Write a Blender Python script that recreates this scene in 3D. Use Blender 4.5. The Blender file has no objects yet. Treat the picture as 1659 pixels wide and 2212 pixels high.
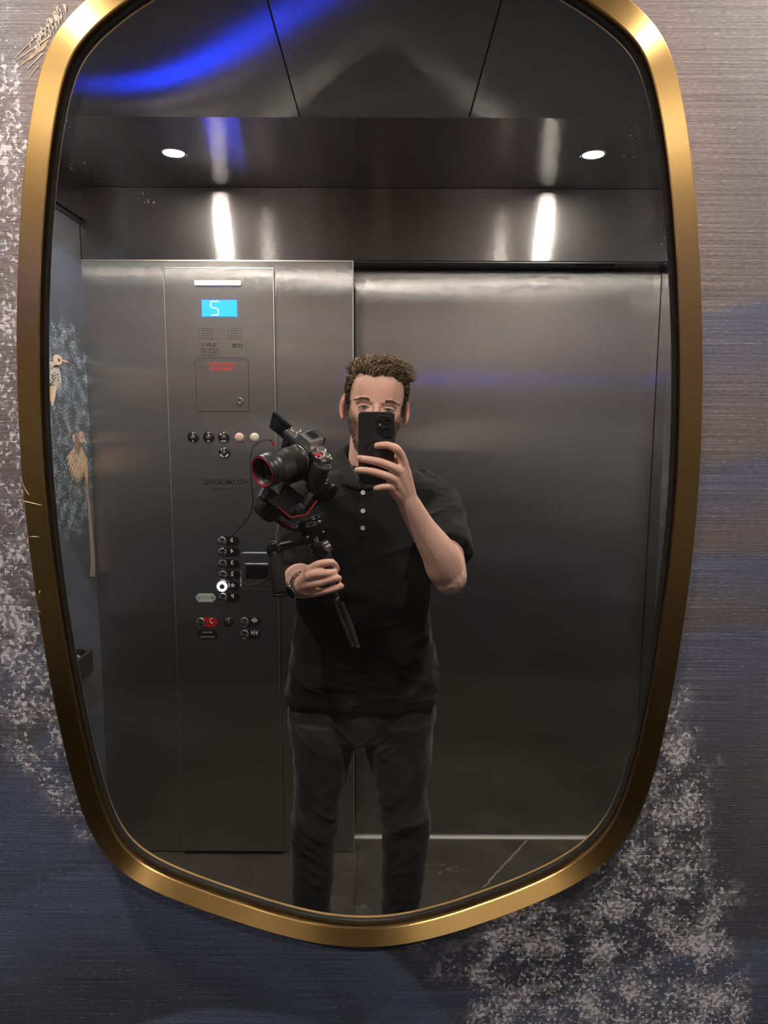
import bpy, bmesh, math, random
import numpy as np
from mathutils import Vector, Matrix, Euler, noise

# ------------------------------------------------------------------ camera
S = bpy.context.scene
COL = S.collection
FPX, CX, CY = 1500.0, 829.5, 1106.0
CAM = Vector((0.0, -0.765, 1.62))
PITCH, ROLL, YAW = math.radians(-7.3), math.radians(-0.22), 0.0
cd = bpy.data.cameras.new('camera')
cd.sensor_fit = 'VERTICAL'; cd.sensor_height = 24.0; cd.lens = 24.0 * FPX / 2212.0
cd.clip_start = 0.004; cd.clip_end = 30
cam = bpy.data.objects.new('camera', cd); COL.objects.link(cam)
ROT = Euler((0, 0, YAW)).to_matrix() @ Euler((math.pi / 2 + PITCH, 0, 0)).to_matrix() @ Euler((0, 0, -ROLL)).to_matrix()
cam.matrix_world = Matrix.Translation(CAM) @ ROT.to_4x4()
S.camera = cam
# ------------------------------------------------------------------ light and exposure
w = bpy.data.worlds.new('world'); S.world = w; w.use_nodes = True
w.node_tree.nodes['Background'].inputs[0].default_value = (0, 0, 0, 1)
S.view_settings.view_transform = 'Standard'; S.view_settings.look = 'None'
S.view_settings.gamma = 1.0; S.view_settings.use_curve_mapping = False
S.view_settings.exposure = 1.40
LAMP_RADIANCE = 420.0
LAMP_COLOR = (1.0, 0.90, 0.80)
DISPLAY_STRENGTH = 1.0
S.cycles.max_bounces = 14; S.cycles.glossy_bounces = 10; S.cycles.diffuse_bounces = 5
S.cycles.sample_clamp_indirect = 25.0
S.cycles.caustics_reflective = True
S.cycles.blur_glossy = 0.0

def ray(px, py):
    return (ROT @ Vector(((px - CX) / FPX, -(py - CY) / FPX, -1.0)))
def at(px, py, y):
    """point of the plane y=const (mirror side of the cab) seen at a pixel"""
    d = ray(px, py); t = (y - CAM.y) / d.y
    return CAM + d * t
def W(px, py, V):
    """point at distance V in front of the mirror, seen in the mirror at a pixel"""
    p = at(px, py, V); return Vector((p.x, -p.y, p.z))

# ------------------------------------------------------------------ node helpers
class NV:
    def __init__(s, nt, sock): s.nt = nt; s.s = sock
    def _m(s, op, *a, clamp=False):
        n = s.nt.nodes.new('ShaderNodeMath'); n.operation = op; n.use_clamp = clamp
        for i, v in enumerate((s,) + a):
            if isinstance(v, NV): s.nt.links.new(v.s, n.inputs[i])
            else: n.inputs[i].default_value = v
        return NV(s.nt, n.outputs[0])
    def __add__(s, o): return s._m('ADD', o)
    __radd__ = __add__
    def __sub__(s, o): return s._m('SUBTRACT', o)
    def __rsub__(s, o): return (s * -1.0) + o
    def __mul__(s, o): return s._m('MULTIPLY', o)
    __rmul__ = __mul__
    def __truediv__(s, o): return s._m('DIVIDE', o)
    def mx(s, o): return s._m('MAXIMUM', o)
    def mn(s, o): return s._m('MINIMUM', o)
    def sqrt(s): return s._m('SQRT')
    def clamp(s): return s._m('ADD', 0.0, clamp=True)
    def sstep(s, a, b):
        n = s.nt.nodes.new('ShaderNodeMapRange'); n.interpolation_type = 'SMOOTHSTEP'
        s.nt.links.new(s.s, n.inputs[0])
        n.inputs[1].default_value = a; n.inputs[2].default_value = b
        n.inputs[3].default_value = 0; n.inputs[4].default_value = 1
        return NV(s.nt, n.outputs[0])
def mat(name):
    m = bpy.data.materials.new(name); m.use_nodes = True
    return m, m.node_tree, m.node_tree.nodes['Principled BSDF']
def pos(nt):
    g = nt.nodes.new('ShaderNodeNewGeometry'); s = nt.nodes.new('ShaderNodeSeparateXYZ')
    nt.links.new(g.outputs['Position'], s.inputs[0])
    return [NV(nt, s.outputs[i]) for i in range(3)]
def vec(nt, x, y, z):
    c = nt.nodes.new('ShaderNodeCombineXYZ')
    for i, v in enumerate((x, y, z)):
        if isinstance(v, NV): nt.links.new(v.s, c.inputs[i])
        else: c.inputs[i].default_value = v
    return c.outputs[0]
def nz(nt, v, scale=1.0, detail=2.0, rough=0.5, dist=0.0):
    n = nt.nodes.new('ShaderNodeTexNoise'); nt.links.new(v, n.inputs['Vector'])
    n.inputs['Scale'].default_value = scale; n.inputs['Detail'].default_value = detail
    n.inputs['Roughness'].default_value = rough; n.inputs['Distortion'].default_value = dist
    return NV(nt, n.outputs[0])
def mixc(nt, f, a, b):
    n = nt.nodes.new('ShaderNodeMix'); n.data_type = 'RGBA'
    for k, v in ((0, f), (6, a), (7, b)):
        if isinstance(v, NV): nt.links.new(v.s, n.inputs[k])
        elif isinstance(v, (int, float)): n.inputs[k].default_value = v
        elif isinstance(v, tuple): n.inputs[k].default_value = (*v, 1)
        else: nt.links.new(v, n.inputs[k])
    return n.outputs[2]
def bump(nt, p, h, strength, dist=0.001):
    b = nt.nodes.new('ShaderNodeBump'); nt.links.new(h.s, b.inputs['Height'])
    b.inputs['Strength'].default_value = strength; b.inputs['Distance'].default_value = dist
    nt.links.new(b.outputs[0], p.inputs['Normal']); return b
def setp(p, **k):
    for a, v in k.items():
        a = {'col': 'Base Color', 'met': 'Metallic', 'ro': 'Roughness', 'aniso': 'Anisotropic', 'emc': 'Emission Color', 'ems': 'Emission Strength',
             'coat': 'Coat Weight', 'sheen': 'Sheen Weight', 'sss': 'Subsurface Weight', 'spec': 'Specular IOR Level'}[a]
        p.inputs[a].default_value = (*v, 1) if isinstance(v, tuple) else v
def plain(name, col, ro=0.5, met=0.0, **k):
    m, nt, p = mat(name); setp(p, col=col, ro=ro, met=met, **k)
    v = nz(nt, vec(nt, *pos(nt)), 90, 3)
    h = (v - 0.5) * 0.12 + ro
    nt.links.new(h.clamp().s, p.inputs['Roughness']); return m

def steel(name, streak, ro=0.16, spread=0.5, col=(0.42, 0.405, 0.385), wave=0.0, grain=0.25, broad=0.3, ro2=0.5):
    """brushed steel; streak = direction in which highlights stretch (across the brushing). The fine scratches tilt the
    surface along that direction by a random amount, on top of a narrow base gloss."""
    m, nt, p = mat(name)
    p2 = nt.nodes.new('ShaderNodeBsdfPrincipled')
    x, y, z = pos(nt)
    big = nz(nt, vec(nt, x, y, z), 2.5, 4)
    if abs(streak[0]) > .5: g = vec(nt, x * 900, y * 6, z * 6)
    elif abs(streak[2]) > .5: g = vec(nt, x * 6, y * 6, z * 900)
    else: g = vec(nt, x * 6, y * 900, z * 6)
    n = nz(nt, g, 1.0, 3)
    f = ((n - 0.5) * grain + (big - .5) * 0.2 + 0.5).clamp()
    c = mixc(nt, f, tuple(v * 0.8 for v in col), tuple(min(1, v * 1.2) for v in col))
    wn = nt.nodes.new('ShaderNodeTexWhiteNoise'); wn.noise_dimensions = '3D'
    nt.links.new(vec(nt, x * 9173.0, y * 9173.0, z * 9173.0), wn.inputs['Vector'])
    sc = nt.nodes.new('ShaderNodeSeparateColor'); nt.links.new(wn.outputs['Color'], sc.inputs[0])
    r = (NV(nt, sc.outputs[0]) + NV(nt, sc.outputs[1]) + NV(nt, sc.outputs[2]) - 1.5) * spread
    geo = nt.nodes.new('ShaderNodeNewGeometry')
    base = geo.outputs['Normal']
    if wave:
        wv = nz(nt, vec(nt, x * 0.9, y * 1.6, z * 0.6), 1.0, 1)
        bp = bump(nt, p2, wv, 1.0, wave); base = bp.outputs[0]
    va = nt.nodes.new('ShaderNodeVectorMath'); va.operation = 'ADD'
    nt.links.new(base, va.inputs[0]); nt.links.new(vec(nt, *[r * float(v) if v else 0.0 for v in streak]), va.inputs[1])
    vn = nt.nodes.new('ShaderNodeVectorMath'); vn.operation = 'NORMALIZE'; nt.links.new(va.outputs[0], vn.inputs[0])
    nt.links.new(vn.outputs[0], p.inputs['Normal'])
    for q, rr in ((p, ro), (p2, ro2)):
        setp(q, met=1.0); nt.links.new(c, q.inputs['Base Color'])
        nt.links.new(((big - 0.5) * 0.06 + (n - 0.5) * 0.04 + rr).clamp().s, q.inputs['Roughness'])
    mx = nt.nodes.new('ShaderNodeMixShader'); mx.inputs[0].default_value = broad
    nt.links.new(p.outputs[0], mx.inputs[1]); nt.links.new(p2.outputs[0], mx.inputs[2])
    nt.links.new(mx.outputs[0], nt.nodes['Material Output'].inputs[0])
    return m

# ------------------------------------------------------------------ mesh helpers
class MB:
    def __init__(s): s.bm = bmesh.new(); s.M = Matrix()
    def v(s, co): return s.bm.verts.new(s.M @ Vector(co))
    def f(s, vs, smooth=False, mi=0):
        try:
            f = s.bm.faces.new(vs); f.smooth = smooth; f.material_index = mi; return f
        except ValueError: return None
    def box(s, a, b, bev=0.0, seg=2, mi=0, M=None):
        t = bmesh.new(); bmesh.ops.create_cube(t, size=1.0)
        a = Vector(a); b = Vector(b)
        for q in t.verts:
            q.co = Vector(((a[i] + b[i]) / 2 + q.co[i] * (b[i] - a[i])) for i in range(3))
        if bev > 0:
            bmesh.ops.bevel(t, geom=t.edges[:], offset=bev, segments=seg, affect='EDGES', profile=0.6)
        s.merge(t, mi, M); return s
    def merge(s, t, mi=0, M=None, smooth=None):
        mp = {}
        X = s.M @ M if M is not None else s.M
        for q in t.verts: mp[q] = s.bm.verts.new(X @ q.co)
        for f in t.faces:
            g = s.f([mp[q] for q in f.verts], f.smooth if smooth is None else smooth, mi)
        t.free()
    def loft(s, rings, cap=True, smooth=True, mi=0, closed=True):
        R = [[s.v(c) for c in r] for r in rings]; n = len(R[0])
        for a, b in zip(R, R[1:]):
            for i in range(n if closed else n - 1):
                s.f((a[i], a[(i + 1) % n], b[(i + 1) % n], b[i]), smooth, mi)
        if cap and closed:
            s.f(R[0][::-1], False, mi); s.f(R[-1], False, mi)
        return s
    def cyl(s, a, b, r0, r1=None, n=32, mi=0, bev=0.0, smooth=True):
        a = Vector(a); b = Vector(b); r1 = r0 if r1 is None else r1
        d = (b - a).normalized(); u, w = frame(d); L = (b - a).length
        prof = [(0, r0 - bev), (bev, r0), (L - bev, r1), (L, r1 - bev)] if bev else [(0, r0), (L, r1)]
        s.rev(a, d, prof, n, mi, smooth); return s
    def rev(s, a, d, prof, n=32, mi=0, smooth=True, cap=True):
        a = Vector(a); d = Vector(d).normalized(); u, w = frame(d)
        s.loft([[a + d * h + (u * math.cos(t) + w * math.sin(t)) * max(r, 1e-5) for t in [2 * math.pi * i / n for i in range(n)]] for h, r in prof], cap, smooth, mi)
        return s
    def tube(s, pts, rad, n=10, mi=0, sub=0, round_ends=False, flat=None):
        pts = [Vector(p) for p in pts]
        if not isinstance(rad, (list, tuple)): rad = [rad] * len(pts)
        if sub: pts, rad = spline(pts, rad, sub)
        T = [((pts[min(i + 1, len(pts) - 1)] - pts[max(i - 1, 0)]).normalized()) for i in range(len(pts))]
        u, w = frame(T[0]); rings = []
        def ring(c, u, w, r, k=1): return [c + (u * math.cos(t) + w * math.sin(t)) * r * k for t in [2 * math.pi * j / n for j in range(n)]]
        prev = T[0]
        if round_ends:
            for a in (80, 55, 28):
                a = math.radians(a); rings.append(ring(pts[0] - T[0] * rad[0] * math.sin(a), u, w, rad[0] * math.cos(a)))
        for i, c in enumerate(pts):
            q = prev.rotation_difference(T[i]); u = q @ u; w = q @ w; prev = T[i]
            rings.append(ring(c, u, w, rad[i]))
        if round_ends:
            for a in (28, 55, 80):
                a = math.radians(a); rings.append(ring(pts[-1] + T[-1] * rad[-1] * math.sin(a), u, w, rad[-1] * math.cos(a)))
        s.loft(rings, True, True, mi); return s
    def ball(s, c, r, M=None, u=20, v=14, mi=0):
        t = bmesh.new(); bmesh.ops.create_uvsphere(t, u_segments=u, v_segments=v, radius=1.0)
        if not isinstance(r, (tuple, list)): r = (r, r, r)
        X = Matrix.Translation(Vector(c)) @ (M.to_4x4() if M is not None else Matrix()) @ Matrix.Diagonal((*r, 1))
        s.merge(t, mi, X, True); return s
    def poly(s, pts, depth, mi=0):
        """extruded polygon; pts 3-D planar, depth a vector"""
        depth = Vector(depth); A = [s.v(p) for p in pts]; B = [s.v(Vector(p) + depth) for p in pts]
        s.f(A, False, mi); s.f(B[::-1], False, mi)
        for i in range(len(A)): s.f((A[i], B[i], B[(i + 1) % len(A)], A[(i + 1) % len(A)]), False, mi)
        return s
    def build(s, name, mats, parent=None, recalc=True, auto=None):
        if recalc: bmesh.ops.recalc_face_normals(s.bm, faces=s.bm.faces[:])
        me = bpy.data.meshes.new(name); s.bm.to_mesh(me); s.bm.free()
        o = bpy.data.objects.new(name, me); COL.objects.link(o)
        for m in (mats if isinstance(mats, (list, tuple)) else [mats]): me.materials.append(m)
        if parent is not None: o.parent = parent; o.matrix_parent_inverse = Matrix(); o.matrix_basis = parent.matrix_world.inverted()
        return o
def frame(d):
    a = Vector((0, 0, 1)) if abs(d.z) < 0.9 else Vector((1, 0, 0))
    u = a.cross(d).normalized(); return u, d.cross(u).normalized()
def cr(p0, p1, p2, p3, t):
    return 0.5 * ((2 * p1) + (p2 - p0) * t + (2 * p0 - 5 * p1 + 4 * p2 - p3) * t * t + (3 * p1 - p0 - 3 * p2 + p3) * t ** 3)
def spline(pts, rad, sub, closed=False):
    n = len(pts); P = []; R = []
    for i in range(n if closed else n - 1):
        g = (lambda k: k % n) if closed else (lambda k: min(max(k, 0), n - 1))
        for j in range(sub):
            t = j / sub
            P.append(cr(pts[g(i - 1)], pts[g(i)], pts[g(i + 1)], pts[g(i + 2)], t))
            if rad is not None: R.append(cr(rad[g(i - 1)], rad[g(i)], rad[g(i + 1)], rad[g(i + 2)], t))
    if not closed:
        P.append(pts[-1]); R.append(rad[-1] if rad is not None else None)
    return P, R
def tag(o, label=None, cat=None, group=None, kind=None):
    if label: o['label'] = label
    if cat: o['category'] = cat
    if group: o['group'] = group
    if kind: o['kind'] = kind
    return o
def empty(name, loc, label=None, cat=None, group=None):
    o = bpy.data.objects.new(name, None); COL.objects.link(o); o.empty_display_size = 0.05
    o.location = Vector(loc); o.matrix_world = Matrix.Translation(Vector(loc)); return tag(o, label, cat, group)
def struct(name, mb, m, label=None, parent=None):
    o = mb.build(name, m, parent); tag(o, label, None, None, 'structure'); return o
def text(name, body, size, loc, m, parent, facing='mirror', extrude=0.0002, align='CENTER', spacing=1.0, sx=1.0, rot=None, bold=0.0):
    c = bpy.data.curves.new(name, 'FONT'); c.body = body; c.size = size; c.extrude = extrude; c.align_x = align; c.align_y = 'CENTER'
    c.space_character = spacing; c.offset = bold; c.space_line = 1.0
    c.materials.append(m); o = bpy.data.objects.new(name, c); COL.objects.link(o)
    R = Matrix.Rotation(math.pi, 4, 'Z') @ Matrix.Rotation(math.pi / 2, 4, 'X') if rot is None else rot
    X = Matrix.Translation(Vector(loc)) @ R @ Matrix.Diagonal((sx, 1, 1, 1))
    dg = bpy.context.evaluated_depsgraph_get(); me = bpy.data.meshes.new_from_object(o.evaluated_get(dg))
    bpy.data.objects.remove(o); o = bpy.data.objects.new(name, me); COL.objects.link(o)
    o.parent = parent
    o.matrix_basis = parent.matrix_world.inverted() @ X if parent is not None else X
    return o
# ------------------------------------------------------------------ sizes of the cab (metres)
XL, XR = -1.035, 1.02          # side walls
VF, VD = 1.69, 1.785           # front wall and doors, distance from the mirror glass
YB = 0.022                     # wall behind the mirror
ZC = 2.405                     # ceiling
ZH = 2.168                     # door head
XD0, XD1 = -0.108, 0.982       # door opening

# ------------------------------------------------------------------ wallpaper with painted hills and blossom trees
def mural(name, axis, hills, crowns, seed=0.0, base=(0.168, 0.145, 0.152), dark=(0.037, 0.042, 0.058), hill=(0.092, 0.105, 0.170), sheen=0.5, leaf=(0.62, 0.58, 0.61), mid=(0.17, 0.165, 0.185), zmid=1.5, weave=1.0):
    m, nt, p = mat(name)
    x, y, z = pos(nt); h = x if axis == 'x' else y
    P3 = vec(nt, h, z, seed)
    big = nz(nt, P3, 3.0, 4)
    # painted sky fades from mauve grey to ink downwards; part is baked lamp falloff
    t = (z + (big - 0.5) * 0.5).sstep(zmid - 0.55, zmid + 0.45)
    col = mixc(nt, t, dark, base)
    w1 = nz(nt, P3, 5.0, 3)
    for (h0, z0, k, fade, amt) in hills:
        d = (h - h0); top = (d * d * (-k)) + z0 + (w1 - 0.5) * 0.05
        e = top - z
        mk = e.sstep(0.0, 0.012) * (1.0 - e.sstep(0.02, fade)) * amt
        col = mixc(nt, mk, col, hill)
    wob = (nz(nt, P3, 14.0, 4) - 0.5) * 1.5
    cm = None
    for (h0, z0, rh, rz) in crowns:
        dx = (h - h0) / rh; dz = (z - z0) / rz
        e = 1.0 - (dx * dx + dz * dz).sqrt() + wob * 0.75
        e = e.sstep(-0.02, 0.35)
        cm = e if cm is None else cm.mx(e)
    if cm is not None:
        P2 = vec(nt, h, z * 0.95, seed + 3)
        lr = h.sstep(-0.05, 0.05)
        fine = nz(nt, P2, 175.0, 2.5, 0.5, 0.4) * (1.0 - lr) + nz(nt, P2, 205.0, 2.5, 0.5, 0.3) * lr
        semi = nz(nt, P2, 150.0, 3.0, .55)
        clump = nz(nt, P2, 24.0, 2.0)
        dark2 = nz(nt, P2, 75.0, 3)
        und = (dark2 + (clump - 0.5) * 0.9).sstep(0.42, 0.60) * cm
        col = mixc(nt, und * 0.75, col, mid)
        col = mixc(nt, (semi + (clump - .5) * .7).sstep(.50, .60) * cm * .75, col, tuple(v * 1.6 for v in mid))
        dab = (fine + (clump - 0.5) * 0.55 + (cm - 1.0) * 0.18).sstep(0.565, 0.60) * cm.sstep(0.05, 0.5)
        col = mixc(nt, dab * 0.9, col, leaf)
    # grasscloth weave
    th = nz(nt, vec(nt, h * 7, z * 620, seed), 1.0, 2)
    sp = nz(nt, vec(nt, h * 160, z * 620, seed + 7), 1.0, 1)
    thr = (th * 0.65 + sp * 0.35)
    g = nt.nodes.new('ShaderNodeMix'); g.data_type = 'RGBA'; g.blend_type = 'MULTIPLY'; g.inputs[0].default_value = 1.0
    nt.links.new(col, g.inputs[6])
    br = (thr - 0.5) * 2.6 * weave + 1.0
    cc = nt.nodes.new('ShaderNodeCombineColor')
    for i in range(3): nt.links.new(br.s, cc.inputs[i])
    nt.links.new(cc.outputs[0], g.inputs[7])
    spark = (sp * 0.6 + th * 0.4).sstep(0.60, 0.70) * 0.45 * weave
    nt.links.new(mixc(nt, spark, g.outputs[2], (0.42, 0.38, 0.40)), p.inputs['Base Color'])
    setp(p, ro=0.62, spec=0.35, sheen=sheen * 0.25)
    bump(nt, p, thr, 0.35, 0.0008)
    return m

M = {}
M['mural_back'] = mural('grasscloth mural', 'x',
    [(0.62, 1.778, 0.5, 0.14, 0.75), (0.55, 1.590, 0.25, 0.09, .75), (0.30, 1.487, 0.6, 0.08, 0.75), (0.50, 1.390, 0.3, 0.20, 0.6), (-0.62, 1.275, 1.2, 0.3, 0.35),
     (-0.28, 1.10, 1.6, 0.20, .8), (-0.19, 0.90, 2.0, 0.14, .85), (0.44, 0.99, 1.5, 0.25, 0.6), (0.1, 0.93, 3, 0.2, .5)],
    [(0.335, 1.15, 0.080, 0.16), (0.33, 1.03, 0.12, 0.13), (0.24, 0.95, 0.19, 0.11), (0.25, 0.85, 0.20, 0.10), (0.38, 0.91, .09, .11), (0.3, 0.8, .2, .08),
     (-0.41, 1.62, 0.05, 0.45), (-0.40, 1.38, 0.075, 0.22), (-0.36, 1.22, 0.10, 0.10), (-0.43, 1.95, 0.06, .15)], 0.0, zmid=1.42)
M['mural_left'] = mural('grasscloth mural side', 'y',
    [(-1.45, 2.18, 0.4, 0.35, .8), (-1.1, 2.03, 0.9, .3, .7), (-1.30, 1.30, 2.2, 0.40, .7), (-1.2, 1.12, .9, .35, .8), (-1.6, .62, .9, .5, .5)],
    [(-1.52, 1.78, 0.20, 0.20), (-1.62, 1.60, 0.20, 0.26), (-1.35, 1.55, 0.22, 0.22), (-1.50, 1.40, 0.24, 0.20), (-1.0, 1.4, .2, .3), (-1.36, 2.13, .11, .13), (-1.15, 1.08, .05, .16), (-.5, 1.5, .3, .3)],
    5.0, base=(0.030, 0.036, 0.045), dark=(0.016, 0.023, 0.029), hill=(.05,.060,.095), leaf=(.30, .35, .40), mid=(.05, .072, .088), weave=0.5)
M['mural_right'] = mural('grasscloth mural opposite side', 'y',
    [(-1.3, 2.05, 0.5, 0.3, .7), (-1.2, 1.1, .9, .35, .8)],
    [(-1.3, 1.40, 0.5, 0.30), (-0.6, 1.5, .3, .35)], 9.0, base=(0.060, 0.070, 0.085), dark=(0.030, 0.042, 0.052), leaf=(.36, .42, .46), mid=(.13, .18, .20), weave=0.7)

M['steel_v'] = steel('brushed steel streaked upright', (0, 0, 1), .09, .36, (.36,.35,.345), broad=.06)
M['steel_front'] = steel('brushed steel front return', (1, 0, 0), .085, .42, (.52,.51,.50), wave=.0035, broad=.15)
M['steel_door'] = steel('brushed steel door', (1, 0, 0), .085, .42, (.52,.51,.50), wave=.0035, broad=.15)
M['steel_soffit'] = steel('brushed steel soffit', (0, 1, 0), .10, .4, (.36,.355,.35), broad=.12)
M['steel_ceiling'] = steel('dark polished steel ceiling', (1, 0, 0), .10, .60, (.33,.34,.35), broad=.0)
M['steel_cover'] = steel('brushed steel control cover', (1, 0, 0), .085, .42, (.52,.51,.50), wave=.0035, broad=.15)
M['steel_plain'] = plain('satin steel', (0.5, 0.49, 0.47), 0.25, 1.0)
M['chrome'] = plain('bright steel', (0.75, 0.74, 0.72), 0.12, 1.0)
M['black'] = plain('black plastic', (0.012, 0.012, 0.013), 0.32)
M['black_gap'] = plain('black rubber seal', (0.004, 0.004, 0.004), 0.8)
M['mullion'] = plain('dark trim metal', (0.10, 0.10, 0.10), 0.4, 1.0)

# brass frame
m, nt, p = mat('brushed brass'); x, y, z = pos(nt)
n1 = nz(nt, vec(nt, x * 300, y * 40, z * 40), 1, 2); n2 = nz(nt, vec(nt, x, y, z), 6, 3)
nt.links.new(mixc(nt, n2, (0.62, 0.385, 0.135), (0.74, 0.48, 0.185)), p.inputs['Base Color'])
setp(p, met=1.0, aniso=1.0); nt.links.new(((n2 - .5) * .05 + (n1 - .5) * .05 + 0.40).s, p.inputs['Roughness'])
# scratches run along the frame: the attribute 'across' points across it, in the plane of the wall
ac = nt.nodes.new('ShaderNodeAttribute'); ac.attribute_name = 'across'; nt.links.new(ac.outputs['Vector'], p.inputs['Tangent'])
M['brass'] = m
# mirror silvering with dust flecks and faint wipes
m, nt, p = mat('mirror silver'); x, y, z = pos(nt)
setp(p, met=1.0, ro=0.0, col=(0.90, 0.90, 0.885))
df = nt.nodes.new('ShaderNodeBsdfDiffuse'); df.inputs[0].default_value = (0.75, 0.72, 0.68, 1)
mx = nt.nodes.new('ShaderNodeMixShader'); out = nt.nodes['Material Output']
P3 = vec(nt, x, y, z)
reg = None
for (cx_, cz_, r_) in ((-0.33, 1.93, 0.07), (-.36, 1.95, .05), (0.33, 1.91, 0.10), (0.30, 1.83, .08), (-.25, 1.84, .05)):
    d = ((x - cx_) * (x - cx_) + (z - cz_) * (z - cz_)).sqrt()
    e = 1.0 - d.sstep(r_ * 0.2, r_); reg = e if reg is None else reg.mx(e)
spk = nz(nt, P3, 380, 2).sstep(0.63, 0.67) * (reg * 1.0 + 0.03) * (nz(nt, P3, 22, 2).sstep(.5, .6))
haze = nz(nt, vec(nt, x * 3 + z * 2, y, z * 9), 1, 3).sstep(0.45, 0.8) * 0.012 + reg * 0.012 + 0.004
nt.links.new((spk * 0.5 + haze).clamp().s, mx.inputs[0]); nt.links.new(p.outputs[0], mx.inputs[1]); nt.links.new(df.outputs[0], mx.inputs[2])
nt.links.new(mx.outputs[0], out.inputs[0]); M['mirror'] = m
# stone floor
m, nt, p = mat('dark marble tile'); x, y, z = pos(nt)
q = vec(nt, x, y, 0.0)
b1 = nz(nt, q, 5, 6, 0.6); wv = nz(nt, q, 1.7, 5, .6, 1.2)
vein = 1.0 - (wv - 0.5)._m('ABSOLUTE').sstep(0.0, 0.010)
vm = nz(nt, q, 2.3, 2).sstep(0.50, 0.62)
col = mixc(nt, b1, (0.030, 0.027, 0.021), (0.085, 0.078, 0.062))
# one long pale vein near the doors and a scatter of short ones
l1 = (x * 0.80 + y * 0.598 + 0.608 + (nz(nt, q, 30, 2) - .5) * 0.02)._m('ABSOLUTE')
v2 = (1.0 - l1.sstep(0.0015, 0.0055)) * x.sstep(0.345, 0.36)
v3 = (1.0 - (nz(nt, q, 11, 4, .6, 1.5) - 0.5)._m('ABSOLUTE').sstep(0, 0.012)) * nz(nt, q, 6, 2).sstep(.55, .66)
col = mixc(nt, (vein * vm * 0.45 + v2 * 0.9 + v3 * .35).clamp(), col, (0.30, 0.28, 0.24))
jx = 1.0 - (x + 0.094)._m('ABSOLUTE').sstep(0.0008, 0.0016)
col = mixc(nt, jx * 0.8, col, (0.01, 0.01, 0.01))
nt.links.new(col, p.inputs['Base Color']); setp(p, ro=0.38, spec=.45); M['floor'] = m

def emis(name, col, s):
    m, nt, p = mat(name); setp(p, col=(0, 0, 0), emc=col, ems=s, ro=0.6); return m
M['lamp'] = emis('lamp lens', LAMP_COLOR, LAMP_RADIANCE)
M['display'] = emis('display blue', (0.006, 0.30, 10.0), DISPLAY_STRENGTH)
M['display_digit'] = emis('display digit', (0.55, 0.85, 1.0), 1.0)
M['ring_light'] = emis('lit ring', (0.85, 0.9, 1.0), 2.2)

M['alu'] = plain('pale aluminium', (.85, .82, .77), .55, .2)
# ------------------------------------------------------------------ room shell
T = 0.04
struct('floor', MB().box((XL - T, -VD - .06, -T), (XR + T, YB + T, 0)), M['floor'])
struct('wall_back', MB().box((XL - T, YB, 0), (XR + T, YB + T, ZC)), M['mural_back'], 'dark grasscloth mural wall of misty hills and pale blossom trees behind the mirror')
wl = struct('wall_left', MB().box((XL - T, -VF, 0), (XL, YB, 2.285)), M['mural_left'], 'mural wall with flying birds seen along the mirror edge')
struct('trim_1', MB().box((XL - T, -VF, 2.300), (XL + 0.018, YB, ZC), 0.002), M['steel_v'], 'steel frieze above the bird mural')
struct('trim_2', MB().box((XL - T, -VF, 2.285), (XL + 0.004, YB, 2.300)), M['black_gap'])
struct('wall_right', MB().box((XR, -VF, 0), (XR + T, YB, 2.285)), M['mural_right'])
struct('trim_3', MB().box((XR - .018, -VF, 2.300), (XR + T, YB, ZC), 0.002), M['steel_v'])
struct('trim_4', MB().box((XR - .004, -VF, 2.285), (XR + T, YB, 2.300)), M['black_gap'])
# front wall: return panel, transom, strike column; doors set back in the opening
struct('wall_front', MB().box((XL - T, -VD - 0.05, 0.002), (XD0, -VF, ZH), 0.003, 3), M['steel_front'], 'brushed steel front return beside the doors')
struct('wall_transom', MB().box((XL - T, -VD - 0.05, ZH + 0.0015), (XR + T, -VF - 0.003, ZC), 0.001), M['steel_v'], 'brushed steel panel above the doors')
struct('wall_strike', MB().box((XD1, -VD - 0.05, 0.002), (XR + T, -VF, ZH), 0.003, 3), M['steel_front'], 'narrow steel column at the far side of the doors')
M['edge'] = plain('edge glint steel', (.85, .83, .78), .42, 1.0)  # pale metal for strips that imitate glints along the panel edges
q = MB(); q.box((XL, -VF, ZH - .003), (XD0 + .0008, -VF + .0012, ZH + .0005)); q.box((XD0 - .0022, -VF, 0.01), (XD0 + .0008, -VF + .0012, ZH - .003)); struct('edge_glint', q, M['edge'])  # added thin strips standing in for the glint on the return's edges
struct('trim_5', MB().box((XD0, -VD - 0.02, ZH - .004), (XD1, -VF - .006, ZH), 0.0), M['mullion'])
d1 = struct('door_1', MB().box((XD0 - .0, -VD - 0.03, 0.006), (XD1 - 0.0015, -VD, ZH - 0.012), 0.001), M['steel_door'], 'closed brushed steel lift door')
struct('trim_6', MB().box((XD0 + 0.0005, -VD + 0.0, 0.1), (XD0 + 0.004, -VD + 0.055, 2.09)), M['black_gap'])
struct('trim_7', MB().box((XD0, -VD - .02, 0.0), (XD1, -VD + 0.012, 0.006), .001), M['alu'], 'thin bright door sill')
struct('trim_8', MB().box((XD0 + .77, -VF - .05, ZH - .0075), (XD0 + .90, -VF - .025, ZH - .004)), M['black_gap'])
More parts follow.
